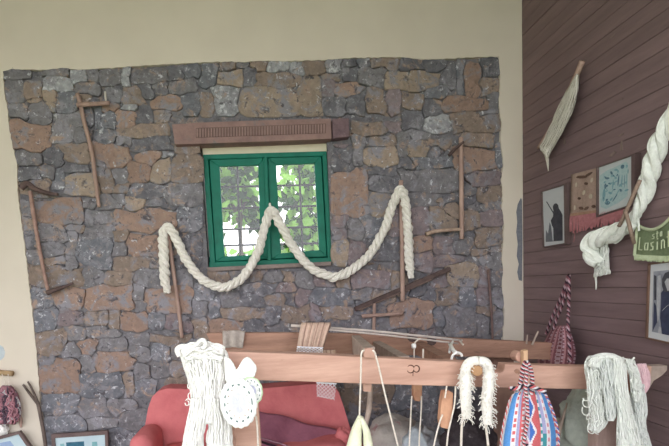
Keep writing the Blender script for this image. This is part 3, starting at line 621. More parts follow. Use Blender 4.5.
# ------------------------------------------------------------------ yarns on the loom
YW=lambda u,v: 2.02
sk=skein('wool_skein',[(184,350),(180.5,353),(184,366),(188,380),(191.5,396),(190,412),(189,424)],[(222,348),(227,353),(229,368),(228,384),(226,400),(224,412),(222,424)],YW,WOOLW,n=70,r=.0036,bulge=.075,seed=3,
   label='large white wool skein hanging over the left end of the loom beam',wav=.8,seg=30)
skein('skein_leg',[(191,398),(190,410),(185.5,428),(182,446),(179,470)],[(208,398),(208,410),(206,424),(203.5,440),(203,470)],lambda u,v:2.0,WOOLW,n=40,r=.0036,bulge=.06,seed=6,parent=sk,wav=.5)
skein('skein_leg',[(206,398),(207,410),(209,424),(206.5,440),(207,470)],[(226,398),(227.5,410),(231,428),(233,446),(234,470)],lambda u,v:2.0,WOOLW,n=40,r=.0036,bulge=.06,seed=7,parent=sk,wav=.5)
skein('skein_crown',[(182,352),(184,345.5),(192,342.5),(205,341.5),(216,343.5),(225,347.5)],[(186,362),(192,362),(199,362),(207,362),(215,363),(222,363)],lambda u,v:1.99,WOOLW,n=16,r=.0045,bulge=.06,parent=sk,seed=5)
tube('crown_loop',[P(196,346,1.93),P(200,341,1.93),P(204,340.5,1.93),P(206,345,1.93),P(202,349,1.92)],.009,WOOLW,sk); tube('crown_loop',[P(180,356,1.98),P(177.5,350,1.98),P(181,347,1.98),P(187,347,1.97)],.012,WOOLW,sk)
loops('stray_loop',[(191,389),(188,402),(191,396),(187,403),(190,386)],1.99,WOOLW,sk,(2.5,4.5))
# doilies
LAV=mat('doily_lavender',(208,208,230),(194,194,220),scale=40,rand=0,bump=.1); DW=mat('doily_white',(240,240,236),(226,228,226),scale=60,rand=0,bump=.2); DG=mat('doily_green',(206,222,190),(186,206,170),scale=60,rand=0,bump=.2)
def doily(u,v,rx,ry,Y,label,edge=DW,seed=1,holes=True,petals=18,centre=LAV,rot=0.0):
    n=72; rings=[0.02,.22,.42,.56,.64,.72,.80,.90,1.0]; V=[];Fc=[];mi=[]
    for j,rr in enumerate(rings):
        for k in range(n):
            th=2*PI*k/n; sc=1+(.045*abs(math.sin(th*petals/2)) if j==len(rings)-1 else 0)
            a,b=rx*rr*sc*math.cos(th),ry*rr*sc*math.sin(th); V.append(P(u+a*math.cos(rot)-b*math.sin(rot),v+a*math.sin(rot)+b*math.cos(rot),Y+.012*rr*rr*math.sin(th*3)*.4+.004*noise.noise(Vector((th*2,rr*4,seed)))))
    for j in range(len(rings)-1):
        for k in range(n):
            if holes and j==3 and k%6==0: continue
            k2=(k+1)%n; Fc.append((j*n+k,(j+1)*n+k,(j+1)*n+k2,j*n+k2)); mi.append(1 if j<2 else (2 if j==7 else (3 if holes and j==5 and k%5 in (0,1) else 0)))
    Fc.append(tuple(range(n))); mi.append(1)
    o=mk('doily',V,Fc,[DW,centre,edge,mat('painted_hole_dash',(112,130,128),(84,98,100),rand=0)],smooth=True,mi=mi,solid=.005); tag(o,label,'doily'); return o  # dark look of the ring's holes is put into the cell colour
doily(238.5,403,18,24.5,1.87,'large round crocheted doily with lavender centre hanging at the left post',rot=-.12)
doily(251.5,391,11,14,1.90,'small pale doily with green edge half hidden behind the large doily',edge=DG,petals=12,holes=True,rot=-.15)
o=slab('crochet_mitt',[(224,356),(230,359),(233.5,363.5),(235.5,368),(236,370.5),(238.5,367),(241,362.5),(244,358.4),(247.5,356.8),(251,359),(256,365.5),(257,369),(255,376),(252,382),(250,388),(240,392),(230,388),(225,380)],1.915,.014,DW,None,.006); tag(o,'heart shaped white crochet piece hung on the beam above the large doily','crochet')
tube('hanging_loop',[P(246,366,1.95),P(245.6,364.5,1.95),P(246.5,361.5,1.97),P(248.2,361,1.99),P(248.2,365,1.95)],.0028,WOOLW,o)
string('hanging_cord',[(256,416),(257.5,430),(258.5,460)],2.02,'short white cord hanging down the right side of the left loom post')
string('hanging_cord',[(231.5,425),(230.5,438),(230,460)],2.02,'thin pale green cord hanging down the left side of the loom post',m=mat('green_cord',(214,220,170),rand=0))

# cream shaggy loop
cy=root('fleece_loop',P(477,425,2.1),'shaggy cream wool loop hung over the round peg of the beam','yarn')
def fuzzy(name,pts,w0,seed,par,m=CREAM,Y=2.12,nh=150,hl=.028):
    path=catmull([P(a,b,Y) for a,b in pts],40); rs=random.Random(seed)
    vf=[tubevf(path,lambda s:pxr(w0*(.82+.25*math.sin(PI*min(1,max(.0,s)))+.10*noise.noise(Vector((s*20,seed,0)))),Y)/2,12,.8)]
    for i in range(nh):
        p=rs.choice(path[4:]); a=Vector((rs.gauss(0,1),-abs(rs.gauss(0,1))*.7,rs.gauss(0,.6)-.5)).normalized(); r0=pxr(w0,Y)/2*.85
        vf.append(tubevf(catmull([p+a*r0*.7,p+a*(r0+hl*.5),p+a*(r0+hl*.7)+Vector((rs.gauss(0,.5),0,-1))*hl*rs.uniform(.1,.5)],6),.0016,4))
    v,f=merge(*vf); return mk(name,v,f,m,par,smooth=True)
fuzzy('wool_strand',[(478,360.5),(470.5,362),(466,369),(465.5,382),(465.5,395),(466,408),(466.5,418)],11.5,3,cy)
fuzzy('wool_strand',[(478,360.5),(485.5,362.5),(489,372),(488.5,385),(487,398),(487,411),(487.5,424)],11.5,8,cy)
tube('cord',[P(462.8,416,2.12),P(461.5,432,2.12),P(461,455,2.12)],.0058,STRING,cy); tube('cord',[P(484.5,420,2.12),P(487,435,2.12),P(489,455,2.12)],.0058,STRING,cy)

# skeins at the right end of the beam
fR=2.14
g='white yarn skeins over the right end of the loom beam'
def rsk(L_,R__,lab,m,seed,Y=fR,n=30,b=.055,r=.0032):
    o=skein('yarn_skein',L_,R__,lambda u,v:Y,m,n=int(n*1.35),r=.0026,bulge=b*1.1,seed=seed,label=lab,wav=1.9,seg=36); o['group']=g; return o
a=rsk([(588,356),(584.5,366),(587,384),(588,400),(589,415),(588,427),(592,432)],[(600,355),(602,364),(603,380),(605,400),(608,415),(606,425),(598,433)],'leftmost loosely curling ivory yarn skein on the right beam end',GREYW,11)
loops('stray_loop',[(586,396),(587,402),(586,410),(589,418),(590,424),(592,428),(598,430)],2.09,GREYW,a,(3,6),seed=5)
rsk([(597,355),(598,362),(601,378),(604,392),(606,404),(606,416),(608,421)],[(611,358),(614,368),(614,384),(615,398),(616,408),(616,416),(613,421)],'smooth grey-white yarn skein second from the left on the right beam end',mat('grey_wool',(228,231,227),(208,211,207),scale=50,rand=0),12,Y=2.12)
rsk([(611,358),(611.5,366),(613,384),(616,400),(618,412),(617,430),(617,462)],[(623,357),(626,366),(627,384),(630,402),(634,418),(640,436),(648,462)],'longest ivory yarn skein hanging past the post in the middle of the right group',GREYW,13,Y=2.11,n=44)
rsk([(624,358),(627,366),(630,380),(631,390),(633,398),(636,402)],[(634,360),(638,370),(641,382),(641,392),(640,399),(637,402)],'short ivory yarn skein to the left of the pink one',GREYW,14,Y=2.13,n=22)
rsk([(632,384),(630,398),(633,412),(634,430),(640,462)],[(645,384),(646,398),(647,412),(646,426),(656,462)],'tangled grey-white yarn skein hanging below the pink one',mat('grey_wool',(206,208,200)),15,Y=2.17,n=34)
o=skein('yarn_skein',[(586.5,366),(590,358.5),(598,354.2),(608,353.4),(618,355.5),(626,360.5)],[(598,368),(600,364),(604,361.5),(610,361),(616,362.5),(620,366)],lambda u,v:fR-.045,GREYW,n=20,r=.0035,bulge=.04,seed=19,label='pale yarn skein wrapped across the tops of the other right skeins',wav=.5); o['group']=g
tube('loose_end',[P(588,359,2.1),P(591,357.5,2.1),P(596,358,2.09)],.0045,GREYW,o); tube('loose_end',[P(626,361,2.1),P(631,360.5,2.1),P(634.5,357.5,2.1)],.0045,GREYW,o)
o=skein('yarn_skein',[(635,364),(635.5,372),(638,380),(640,388),(643,393)],[(646,363.5),(649.5,372),(650,380),(648.5,388),(645,393)],lambda u,v:2.17,PINKW,n=22,r=.0032,bulge=.045,seed=21,label='short pale pink yarn skein at the tip of the loom beam',cat='yarn')

# ------------------------------------------------------------------ colourful woven bag
BC={'blue':(92,150,214),'deep':(72,112,190),'red':(214,108,112),'white':(232,228,232),'black':(62,52,66),'teal':(70,150,160),'lilac':(168,168,206),'pink':(222,150,164)}
BM={k:mat('bag_'+k,c,tuple(x*.9 for x in c),scale=120,rand=0,bump=.3) for k,c in BC.items()}; BK=list(BM); 
def bagvf(Lp,Rp,Y,bulge,colour,nx,ny):
    LL=catmull([Vector((a,b,0)) for a,b in Lp],ny+1); RR=catmull([Vector((a,b,0)) for a,b in Rp],ny+1)
    def pt(i,j,sg):
        s=i/nx; q=LL[j].lerp(RR[j],s); e=math.sqrt(max(0,1-(2*s-1)**2)); f_=min(1,.35+j/ny*1.4)
        return q,s,e*bulge*f_*sg
    return LL,RR,pt
def bag(name,Lp,Rp,Y,bulge,colour,keys,mats,par,nx=56,ny=56,pf=None):
    pf=pf or (lambda u,v,d:P(u,v,Y-d)); LL,RR,pt=bagvf(Lp,Rp,Y,bulge,colour,nx,ny); V=[];Fc=[];mi=[]
    for sg in (1,-.5):
        n0=len(V)
        for j in range(ny+1):
            for i in range(nx+1): q,s,d=pt(i,j,sg); V.append(pf(q.x,q.y,d+.003*math.sin(s*24)*(1 if sg>0 else 0)*min(1,s*5,5-s*5)))
        for j in range(ny):
            for i in range(nx):
                a=n0+j*(nx+1)+i; Fc.append((a,a+1,a+nx+2,a+nx+1)); mi.append(keys.index(colour((i+.5)/nx,(j+.5)/ny)))
    return mk(name,V,Fc,mats,par,smooth=True,mi=mi)
def bagcol(s,t):
    x=s
    if x<.16: return 'blue' if x>.03 else 'white'
    if x<.25: return 'white' if (int(t*30)%2 or abs(x-.205)>.03) else 'red'
    if x<.30: return 'lilac'
    if x<.34: return 'red'
    if x<.40: return 'white' if int(t*40)%2 else 'red'
    if x<.62:
        y=(t*4.2)%1; d=abs(x-.51)/.11
        if abs(d-abs(1-2*y))<.2: return 'white'
        if d<abs(1-2*y): return ('teal' if t>.6 else 'deep') if x>.5 else 'lilac'
        return 'red' if x>.54 else ('black' if int(t*22)%2 else 'pink')
    if x<.70: return 'red'
    if x<.74: return 'white' if int(t*26)%2 else 'teal'
    if x<.80: return 'lilac' if t<.5 else 'teal'
    if x<.87: return 'white' if (int(t*26)%2 or abs(x-.835)>.022) else 'pink'
    if x<.97: return 'blue'
    return 'white' if int(t*30)%2 else 'red'
cb=root('woven_bag',P(529,455,2.05),'bright blue, red and white woven bag hung on a loom peg by a braided strap','bag')
bag('bag_body',[(520,387),(512,396),(507,412),(503,430),(501,446),(502,470),(512,484)],[(537,387),(545,394),(551,408),(556,424),(558,440),(556,470),(546,484)],2.08,.085,bagcol,BK,list(BM.values()),cb)
def braid(name,pts,Y,wpx,mats,par,pitch=.03,pf=None,seg=150):
    pf=pf or (lambda a,b:P(a,b,Y)); path=catmull([pf(a,b) for a,b in pts],seg); L=0; vf=[]; mi=[]
    for k in range(len(mats)):
        pp=[]; L=0
        for i,p in enumerate(path):
            if i: L+=(p-path[i-1]).length
            t=(path[min(i+1,seg-1)]-path[max(i-1,0)]).normalized(); a=t.cross(Vector((0,-1,0))).normalized(); b=a.cross(t); ph=2*PI*(L/pitch+k/len(mats)); w_=pxr(wpx,Y)
            pp.append(p+a*math.cos(ph)*w_*.26+b*math.sin(ph)*w_*.26)
        q=tubevf(pp,pxr(wpx,Y)*.27,5); vf.append(q); mi+=[k]*len(q[1])
    v,f=merge(*vf); return mk(name,v,f,mats,par,smooth=True,mi=mi)
bk=[BM['black'],BM['white'],BM['red']]
braid('strap',[(525.5,361.5),(523,368),(521.5,378),(519,388),(516,391)],2.03,4.6,bk,cb,.017)
braid('strap',[(526,361.5),(530,368),(532,378),(532,386),(531,394)],2.03,4.6,bk,cb,.017)
braid('strap',[(526,362),(526.5,374),(525.5,388),(527,402),(527.5,420),(524,440),(524,452)],1.985,4.0,bk,cb,.017)
braid('strap',[(510,388.5),(518,388),(527,385.5),(538,389),(545,392)],2.01,4.6,bk,cb,.04)
braid('edge_cord',[(520,389),(511,398),(506.5,412),(502.6,430),(500.6,446),(501,470)],2.075,2.4,[BM['red'],BM['white']],cb,.03,seg=110)
braid('edge_cord',[(537,387),(545,394),(551.5,408),(556.5,424),(558.5,440),(557,470)],2.075,2.6,[BM['red'],BM['white'],BM['deep']],cb,.03,seg=110)

# ------------------------------------------------------------------ sofa with red cover, blanket, cushions, bundles
RED=mat('red_cover',(208,122,124),(192,106,110),scale=7,rand=.03,bump=.7,bscale=12,rough=.95); MAR=mat('maroon_blanket',(156,98,116),(134,82,100),scale=9,rand=0,bump=.2)
sofa=root('sofa',(P(250,400,3.3).x,3.2,0),'low sofa under a faded red cover against the stone wall behind the loom','sofa')
xl,xr=P(146,388,3.5).x,P(352,388,3.5).x; zt=P(200,386,3.5).z
def soft(name,lo,hi,m,par,bev=.06,sub=(8,3,6),amp=.012):
    v,f=box(lo,hi); o=fixn(mk(name,v,f,m,par,smooth=True)); b=o.modifiers.new('bevel','BEVEL'); b.width=bev; b.segments=4
    return o
# backrest with a rounded, slightly slumped outline
slab('backrest',[(143,446),(145,425),(148,408),(152,397),(158,391),(166,388.5),(185,389),(230,390),(258,388.5),(285,386.5),(305,384.5),(320,384),(333,386),(339,392),(343,404),(348,420),(354,440),(357,470),(143,470)],3.52,.18,RED,sofa,.03)
soft('arm',(xl-.06,3.14,.0),(xl+.10,3.52,P(148,437,3.14).z),RED,sofa,.07)
soft('arm',(xr-.10,3.14,.0),(xr+.05,3.52,P(345,452,3.14).z),RED,sofa,.07)
soft('seat_cushion',(xl+.1,3.14,.1),(xr-.10,3.52,.42),RED,sofa,.06)
V,Fc=grid(lambda s,t: P(252+s*92-t*4, 409+s*24+t*34+1.2*math.sin(s*13+t*3), 3.44-.22*t+.02*math.sin(s*17+t*2)),30,14)
o=mk('blanket',V,Fc,MAR,smooth=True,solid=.02); tag(o,'dark maroon blanket sloping over the sofa seat behind the left post','blanket')
for k in range(3):
    pass
tube('stripe',[P(258,437,3.24),P(275,442,3.22),P(296,449,3.20)],.006,mat('blanket_stripe',(150,110,124),rand=0),o); tube('stripe',[P(258,440.5,3.22),P(268,444,3.20),P(286,450,3.18)],.008,mat('blanket_dark',(58,36,50),rand=0),o)
# bunched red cover end
def lump(name,u,v,rx,ry,Y,m,label=None,cat=None,seed=1,amp=.25,par=None,depth=None):
    nU,nV=44,28; V=[];Fc=[]; c_=P(u,v,Y); ax,az=pxr(rx,Y),pxr(ry,Y); ay=depth or min(ax,az)
    for j in range(nV+1):
        ph=PI*j/nV
        for i in range(nU):
            th=2*PI*i/nU; d=Vector((math.sin(ph)*math.cos(th),math.sin(ph)*math.sin(th),math.cos(ph))); k=1+amp*noise.noise(d*2.2+Vector((seed,0,0)))+amp*.5*abs(noise.noise(d*4.5+Vector((0,seed,0))))
            V.append(c_+Vector((d.x*ax*k,d.y*ay*k,d.z*az*k)))
    for j in range(nV):
        for i in range(nU): Fc.append((j*nU+i,(j+1)*nU+i,(j+1)*nU+(i+1)%nU,j*nU+(i+1)%nU))
    o=mk(name,V,Fc,m,par,smooth=True)
    if label: tag(o,label,cat)
    return o
lump('cover_bunch',343,440,9,13,3.36,RED,seed=4,par=sofa)
SACK=mat('sack_cloth',(176,168,162),(146,138,136),scale=8,rand=0,bump=.3,bscale=40,spots=[((150,92,100),10,.60,.70)])
lump('cushion',394,446,32,31,3.3,SACK,'plump grey-white cushion with faded pink print on the floor right of the sofa','cushion',seed=2,amp=.16,depth=.2)
lump('cloth_bundle',424,441,15,15,3.05,mat('bundle_grey',(150,150,154),(120,120,126),scale=12,rand=0),'small crumpled grey cloth bundle beside the printed cushion','cloth',seed=7,amp=.4,depth=.12)
lump('rag_heap',469,436,24,26,2.7,mat('dark_rags',(70,62,66),(44,38,42),scale=26,rand=0,spots=[((128,120,122),24,.62,.72)]),'dark patterned heap of cloth behind the cream fleece loop','cloth',seed=9,amp=.35,depth=.15)
# grey-green bundle behind right post
SAGE=mat('sage_cloth',(190,196,186),(146,152,146),scale=9,rand=0,bump=1.0,bscale=11)
lump('draped_cloth',588,428,24,44,2.62,SAGE,'rumpled grey-green cloth hanging behind the right loom post','cloth',seed=12,amp=.42,depth=.16)
lump('cloth_bundle',566,445,22,24,2.75,SAGE,'low grey-green bundle of cloth under the bright woven bag','cloth',seed=15,amp=.5,depth=.16)
o=tube('splinter_stick',[P(567,403,2.6),P(563,418,2.6),P(558,436,2.6),P(554,460,2.6)],lambda s:.004+.016*s,LOOMG,n=14); tag(o,'pointed grey stick standing beside the bright woven bag','stick')

# ------------------------------------------------------------------ RIGHT WALL
def wslab(name,pts,off,t,m,parent=None,bevel=0):
    A=[Wr(a,b,off) for a,b in pts]; n=len(A); d=Vector((t,0,0)); v,f=extr(A,d); return fixn(mk(name,v,f,m,parent,bevel=bevel))
WHITEM=mat('mount_board',(196,198,200),(184,186,190),scale=4,rand=0,bump=.02,rough=.5); INK=mat('print_black',(74,74,82),(54,54,62),scale=30,rand=0,bump=0,rough=.5)
GREYI=mat('print_grey',(120,122,128),(92,94,102),scale=30,rand=0,bump=0); NAVY=mat('print_navy',(66,70,92),(48,52,72),scale=18,rand=0,bump=0); SKIN=mat('print_skin',(176,176,180),(150,150,156),scale=30,rand=0,bump=0)
FRD=mat('frame_dark',(112,94,92),(92,76,76),rand=0,rough=.5,bump=.05)
def pic(tl,tr,br,bl,label,fw=.018,m=FRD,off=.03,pf=Wr):
    A=[pf(*q,off) for q in (tl,tr,br,bl)]; c_=(A[0]+A[1]+A[2]+A[3])/4; c_.z=min(a.z for a in A)
    t=root('picture_frame',c_,label,'picture')
    return t
# 1 portrait
def framebars(par,outer,inner,mk_s,m,thick):
    for i in range(4):
        j=(i+1)%4; mk_s('frame_bar',[outer[i],outer[j],inner[j],inner[i]],thick,m,par)
def wframe(par,outer,inner,m,off,t):
    for i in range(4):
        j=(i+1)%4; wslab('frame_bar',[outer[i],outer[j],inner[j],inner[i]],off,t,m,par)
t=pic((541,191.5),(563.5,185),(564,244),(543,247),'small portrait print of a dark silhouette with a staff, nearest the corner')
wframe(t,[(540.4,191),(566.3,183),(567,244),(542.6,248)],[(541.3,192),(563.6,185.2),(564.4,243),(543.2,246.6)],FRD,.034,.03)
wslab('print',[(541.2,191.8),(563.8,185),(564.5,243.2),(543,246.8)],.024,.02,WHITEM,t)
wslab('printed_figure',[(554,204),(556,203.2),(558,205),(558.6,208.5),(560.5,211),(562.4,215),(562.6,240),(553.5,241),(553.2,228),(551.8,225.4),(550.8,220.4),(553,216.5),(553.4,211),(552.8,206.5)],.0255,.001,INK,t)
wslab('printed_staff',[(546,201.5),(546.8,201.6),(554,213),(553.4,214)],.0255,.001,INK,t)
wslab('printed_rocks',[(545.6,239.8),(546,230),(548,234),(549.6,222.5),(551,226),(552.6,240.6),(562.5,240),(562.5,240.9),(545.7,242)],.0253,.001,GREYI,t)
# textile with pink fringe
WT=mat('woven_tan',(172,148,136),(152,130,120),scale=60,rand=0,bump=.3); WD=mat('woven_dark',(106,82,72),rand=0); WL=mat('woven_light',(206,190,172),rand=0); FRG=mat('fringe_pink',(170,114,116),(150,98,102),scale=50,rand=0)
t=root('wall_hanging',Wr(583,232,.03),'tan woven hanging with pink fringe between the two prints','textile')
C4=[(571.5,174.5),(612,164),(612,210),(570.3,215.5)]
def q4(C,s,t_): 
    a=Vector(C[0]).lerp(Vector(C[1]),s); b=Vector(C[3]).lerp(Vector(C[2]),s); return a.lerp(b,t_)
V,Fc=grid(lambda s,t_: Wr(*q4(C4,s,t_),.018+.004*math.sin(s*15+t_*2)),16,10); mk('woven_panel',V,Fc,WT,t,smooth=True,solid=.005)
def wmark(par,C,cx,cy,w_,h_,m,name,off=.028,n=10,rot=0):
    pts=[]
    for k in range(n):
        a=2*PI*k/n; x,y=w_*math.cos(a),h_*math.sin(a); x,y=x*math.cos(rot)-y*math.sin(rot),x*math.sin(rot)+y*math.cos(rot); q=q4(C,cx+x,cy+y); pts.append((q.x,q.y))
    return wslab(name,pts,off,.002,m,par)
for cx,cy,w_,h_,m,ro in ((.25,.12,.14,.035,WD,.2),(.42,.10,.10,.03,WD,-.3),(.12,.28,.025,.06,WL,0),(.50,.25,.03,.055,WL,.2),(.31,.5,.035,.06,WL,.3),(.48,.62,.045,.06,WL,-.2),(.10,.82,.025,.06,WL,0),(.25,.86,.06,.035,WD,.5),(.38,.88,.06,.035,WD,-.4),(.55,.86,.05,.035,WD,.3),(.36,.30,.05,.03,WD,.5),(.2,.62,.04,.03,WD,.5)): wmark(t,C4,cx,cy,w_,h_,m,'woven_motif',rot=ro)
vf=[]; rs=random.Random(4)
for i in range(46):
    s=i/45; u=570.6+s*54; v0=215.5-s*9.5; v1=v0+17+rs.uniform(-1.5,1.5)-s*2; vf.append(tubevf(catmull([Wr(u,v0,.022),Wr(u+rs.uniform(-.6,.6),(v0+v1)/2,.03),Wr(u+rs.uniform(-1,1),v1,.024)],5),.006,4))
v,f=merge(*vf); mk('fringe',v,f,FRG,t); tube('loose_thread',[Wr(575,232,.025),Wr(574.6,237,.025),Wr(573.8,242,.025)],.002,FRG,t)
wslab('hem',[(570.2,213.6),(598,209.8),(598,212.6),(570,216.4)],.029,.008,mat('hem_tan',(172,136,116),rand=0),t)
# 2 landscape print
t=pic((596.8,167),(631.3,155),(631.3,204.7),(596.8,216.3),'blue-green ink drawing in a thin frame, above and left of the long white skein')
wframe(t,[(596,166.8),(634.6,153.2),(634.6,204.6),(596,217.4)],[(597.2,167.6),(631.2,155.6),(631.2,204.2),(597.2,215.6)],FRD,.042,.035)
wslab('print',[(597,167.2),(631.4,155.2),(631.4,204.5),(597,216)],.030,.02,mat('print_paper',(190,194,194),(176,182,184),rand=0,bump=.02,rough=.5),t)
TE=mat('print_teal',(132,166,172),(104,142,152),scale=40,rand=0,bump=0); TD=mat('print_deep_teal',(96,124,138),(78,106,122),scale=40,rand=0,bump=0)
C2=[(597,167.2),(631.4,155.2),(631.4,204.5),(597,216)]
wslab('printed_wash',[(599.5,176),(606,171),(616,166.5),(626,161.5),(628,164),(627.5,196),(618,203),(606,209),(600.5,207)],.0306,.0006,mat('print_wash',(168,188,190),(150,174,178),scale=60,rand=0,bump=0),t)
rs=random.Random(12)
for cx,cy,w_,h_,m,ro in ((.30,.30,.10,.035,TD,.2),(.42,.22,.08,.04,TD,.9),(.55,.19,.08,.04,TE,.2),(.74,.17,.09,.07,TD,.2),(.86,.19,.05,.05,TE,0),(.2,.62,.07,.22,TE,.1),(.30,.80,.12,.07,TD,.3),(.24,.45,.05,.09,TD,0),(.38,.62,.09,.04,TE,.5),(.52,.75,.16,.025,TD,-.7),(.60,.66,.12,.02,TE,-.7),(.46,.47,.03,.16,TE,.1),(.62,.42,.03,.18,TD,.15),(.54,.35,.06,.03,TE,.3),(.72,.46,.025,.2,TE,.1),(.80,.48,.012,.22,TD,.05),(.86,.45,.012,.2,TE,.05),(.36,.42,.06,.025,TD,.2),(.5,.58,.07,.02,TD,.1),(.68,.62,.06,.02,TD,.3),(.40,.76,.05,.04,TE,.2),(.9,.30,.02,.08,TE,0)): wmark(t,C2,cx,cy,w_*.62,h_*.62,m,'printed_stroke',off=.0312,rot=ro)
rs=random.Random(8)
for k in range(26):
    cx,cy=rs.uniform(.18,.88),rs.uniform(.22,.82)
    if cy > 1.15-.45*cx+.1: continue
    wmark(t,C2,cx,cy,rs.uniform(.015,.06),rs.uniform(.008,.03),rs.choice([TE,TD,TE]),'printed_stroke',off=.0315,rot=rs.uniform(-.8,1.6))
# white skein drooping across the wall, tied with twine
hs=root('long_skein',Wr(600,285,.05),'long white wool skein slung down the plank wall and tied with twine','yarn')
def wpf(u,v,d): return Wr(u,v,.055-d)          # depth term pushes off the wall
def wskein(name,Lp,Rp,n,bulge,seed,par,m=GREYW,r=.004): return skein(name,Lp,Rp,lambda u,v:0,m,n=n,r=r,bulge=bulge,seed=seed,parent=par,wav=.7,seg=26,pf=lambda u,v,d: Wr(u,v,.03-d))
twist('upper_hank',[Wr(676,102,.06),Wr(668,122,.06),Wr(660,140,.06),Wr(655,156,.06),Wr(650,174,.06),Wr(646,190,.06),Wr(640,206,.07),Wr(630,224,.07)],lambda s:.056+.044*math.sin(PI*min(1,s*1.1)),GREYW,.30,n=50,r=.0042,parent=hs,seed=31)
twist('lower_hank',[Wr(632,222,.08),Wr(620,231,.08),Wr(607,236,.09),Wr(595,240,.10),Wr(590,248,.10),Wr(592,257,.10),Wr(598,264,.09)],lambda s:.085+.03*math.sin(PI*s),GREYW,.32,n=50,r=.0042,parent=hs,seed=32)
wskein('tail',[(598,236),(597,250),(595,266),(594,277)],[(608,240),(609,254),(610,266),(610,274)],18,.04,33,hs)
tube('thread_end',[Wr(595.5,275,.04),Wr(596.2,283,.04),Wr(596,289.5,.04)],lambda s:.008*(1-.6*s),GREYW,hs)
TW=mat('twine',(158,136,122),(132,112,100),scale=60,rand=0)
tube('twine_tie',[Wr(640,180,.13),Wr(632,198,.14),Wr(625,214,.14),(Wr(619,226,.13))],.010,TW,hs); tube('twine_tie',[Wr(625,210,.14),Wr(628,220,.14),Wr(631,232,.13),Wr(634,243,.08)],.010,TW,hs)
tube('twine_tie',[Wr(638,217,.06),Wr(638.5,224,.05),Wr(639,231,.045)],.006,GREYW,hs)
# green embroidered textile
GT=mat('green_weave',(122,134,104),(106,118,90),scale=50,rand=0,bump=.3); GF=mat('green_trim',(192,200,170),(176,186,152),scale=50,rand=0)
t=root('embroidered_cloth',Wr(655,260,.03),'green woven cloth with pale lettering and fringe at the right edge','textile')
def gq(s,tt):
    top_=Vector((637.5+s*42, 225+5.5*math.sin(min(1,s*1.25)*PI)*(1 if s<.8 else .0)-(s**2)*18+ (4.0*s))); bot=Vector((634.5+s*46,255.5+2.0*math.sin(s*2)+0*s)); return top_.lerp(bot,tt)
V,Fc=grid(lambda s,tt: Wr(*gq(s,tt),.03+.006*math.sin(s*9)),24,12); mk('green_panel',V,Fc,GT,t,smooth=True,solid=.006)
tube('trim_edge',[Wr(*gq(k/16,0),.04) for k in range(17)],.008,GF,t); tube('trim_edge',[Wr(*gq(0,k/8),.04) for k in range(9)],.008,GF,t)
vf=[];rs=random.Random(6)
for i in range(60):
    q=gq(i/59,.97); vf.append(tubevf([Wr(q.x,q.y,.035),Wr(q.x+rs.uniform(-.8,.6),q.y+rs.uniform(3.5,5.5),.05)],.0055,4))
v,f=merge(*vf); mk('fringe',v,f,GF,t)
LET=mat('lettering',(186,194,164),(172,180,150),rand=0,bump=.1)
GLY={'L':[[(0,0),(0,1),(.7,1)]],'a':[[(.7,.35),(.1,.4),(0,.7),(.1,1),(.6,.95),(.7,.35),(.7,1)]],'s':[[(.7,.3),(.1,.4),(.2,.62),(.6,.7),(.6,.95),(0,1)]],'i':[[(.3,.35),(.3,1)],[(.3,.08),(.3,.16)]],'n':[[(0,1),(0,.35)],[(0,.5),(.35,.35),(.65,.5),(.65,1)]],'t':[[(.3,0),(.3,1)],[(0,.35),(.7,.35)]],'h':[[(0,0),(0,1)],[(0,.5),(.35,.4),(.65,.55),(.65,1)]],
     'o':[[(.1,.4),(.6,.4),(.6,.95),(.1,.95),(.1,.4)]],'r':[[(0,1),(0,.35)],[(0,.5),(.5,.35)]]}
def write(txt,s0,ds,t0,dt,slope,rad):
    for k,ch in enumerate(txt):
        for strk in GLY[ch]:
            pts=[]
            for (a,b) in strk: s=s0+k*ds+a*ds*.8; q=gq(s,t0+b*dt+slope*(k*ds)); pts.append(Wr(q.x,q.y,.045))
            v_,f_=merge(*[tubevf([pts[i],pts[i+1]],rad,4) for i in range(len(pts)-1)]); vfs.append((v_,f_))
vfs=[]; write('Lasinth',.08,.125,.36,.42,-.10,.0036); v,f=merge(*vfs); mk('embroidered_letters',v,f,LET,t)
vfs=[]; write('sto',.36,.09,.10,.24,-.05,.0028); v,f=merge(*vfs); mk('embroidered_letters',v,f,LET,t)
# 3 portrait photograph
t=pic((647,263),(680,263),(680,352),(645,338),'large white-mounted photograph of a dark-clothed person at the right edge')
BRW=mat('frame_brown',(120,92,78),(96,74,64),rand=0,rough=.5,bump=.05)
O3=[(647.6,263.6),(692,258.5),(692,349.5),(645,338.4)]; I3=[(649,264.8),(690.5,260),(690.5,347.6),(646.6,337.4)]
wframe(t,O3,I3,BRW,.036,.03)
wslab('mount',I3,.026,.015,WHITEM,t)
C3=[(653.5,271.5),(688,268),(688,339.5),(651.8,331.6)]
wslab('print',C3,.028,.002,mat('print_pale',(150,152,160),(120,122,132),scale=14,rand=0,bump=0),t)
wslab('printed_coat',[(661,293),(664,289),(668,290),(676,289),(683,300),(686,339),(662,334),(660,318),(661,304)],.0295,.001,NAVY,t)
wslab('printed_hair',[(662,286),(662,279),(665,273),(670,271),(676,274),(677,288),(673,292),(664,292)],.0300,.001,INK,t)
wslab('printed_face',[(664.5,282),(667,278.5),(671.5,278.5),(673.4,284),(671,290),(667.5,291)],.0305,.001,SKIN,t)
wslab('printed_shape',[(654,275),(656.2,276),(656,300),(654.2,300)],.0297,.001,INK,t); wslab('printed_shape',[(657.6,276),(660.4,275),(660.6,290),(659,318),(657.6,322),(656.6,306)],.0298,.001,SKIN,t)
wslab('printed_shape',[(654,302),(656,306),(657,322),(653,330)],.0296,.001,NAVY,t); wslab('printed_shape',[(658,333),(659,326),(661,328),(661,333.5)],.0302,.001,SKIN,t)
tube('printed_cord',[Wr(662,311,.031),Wr(667,306,.031),Wr(674,303,.031)],.0012,SKIN,t)
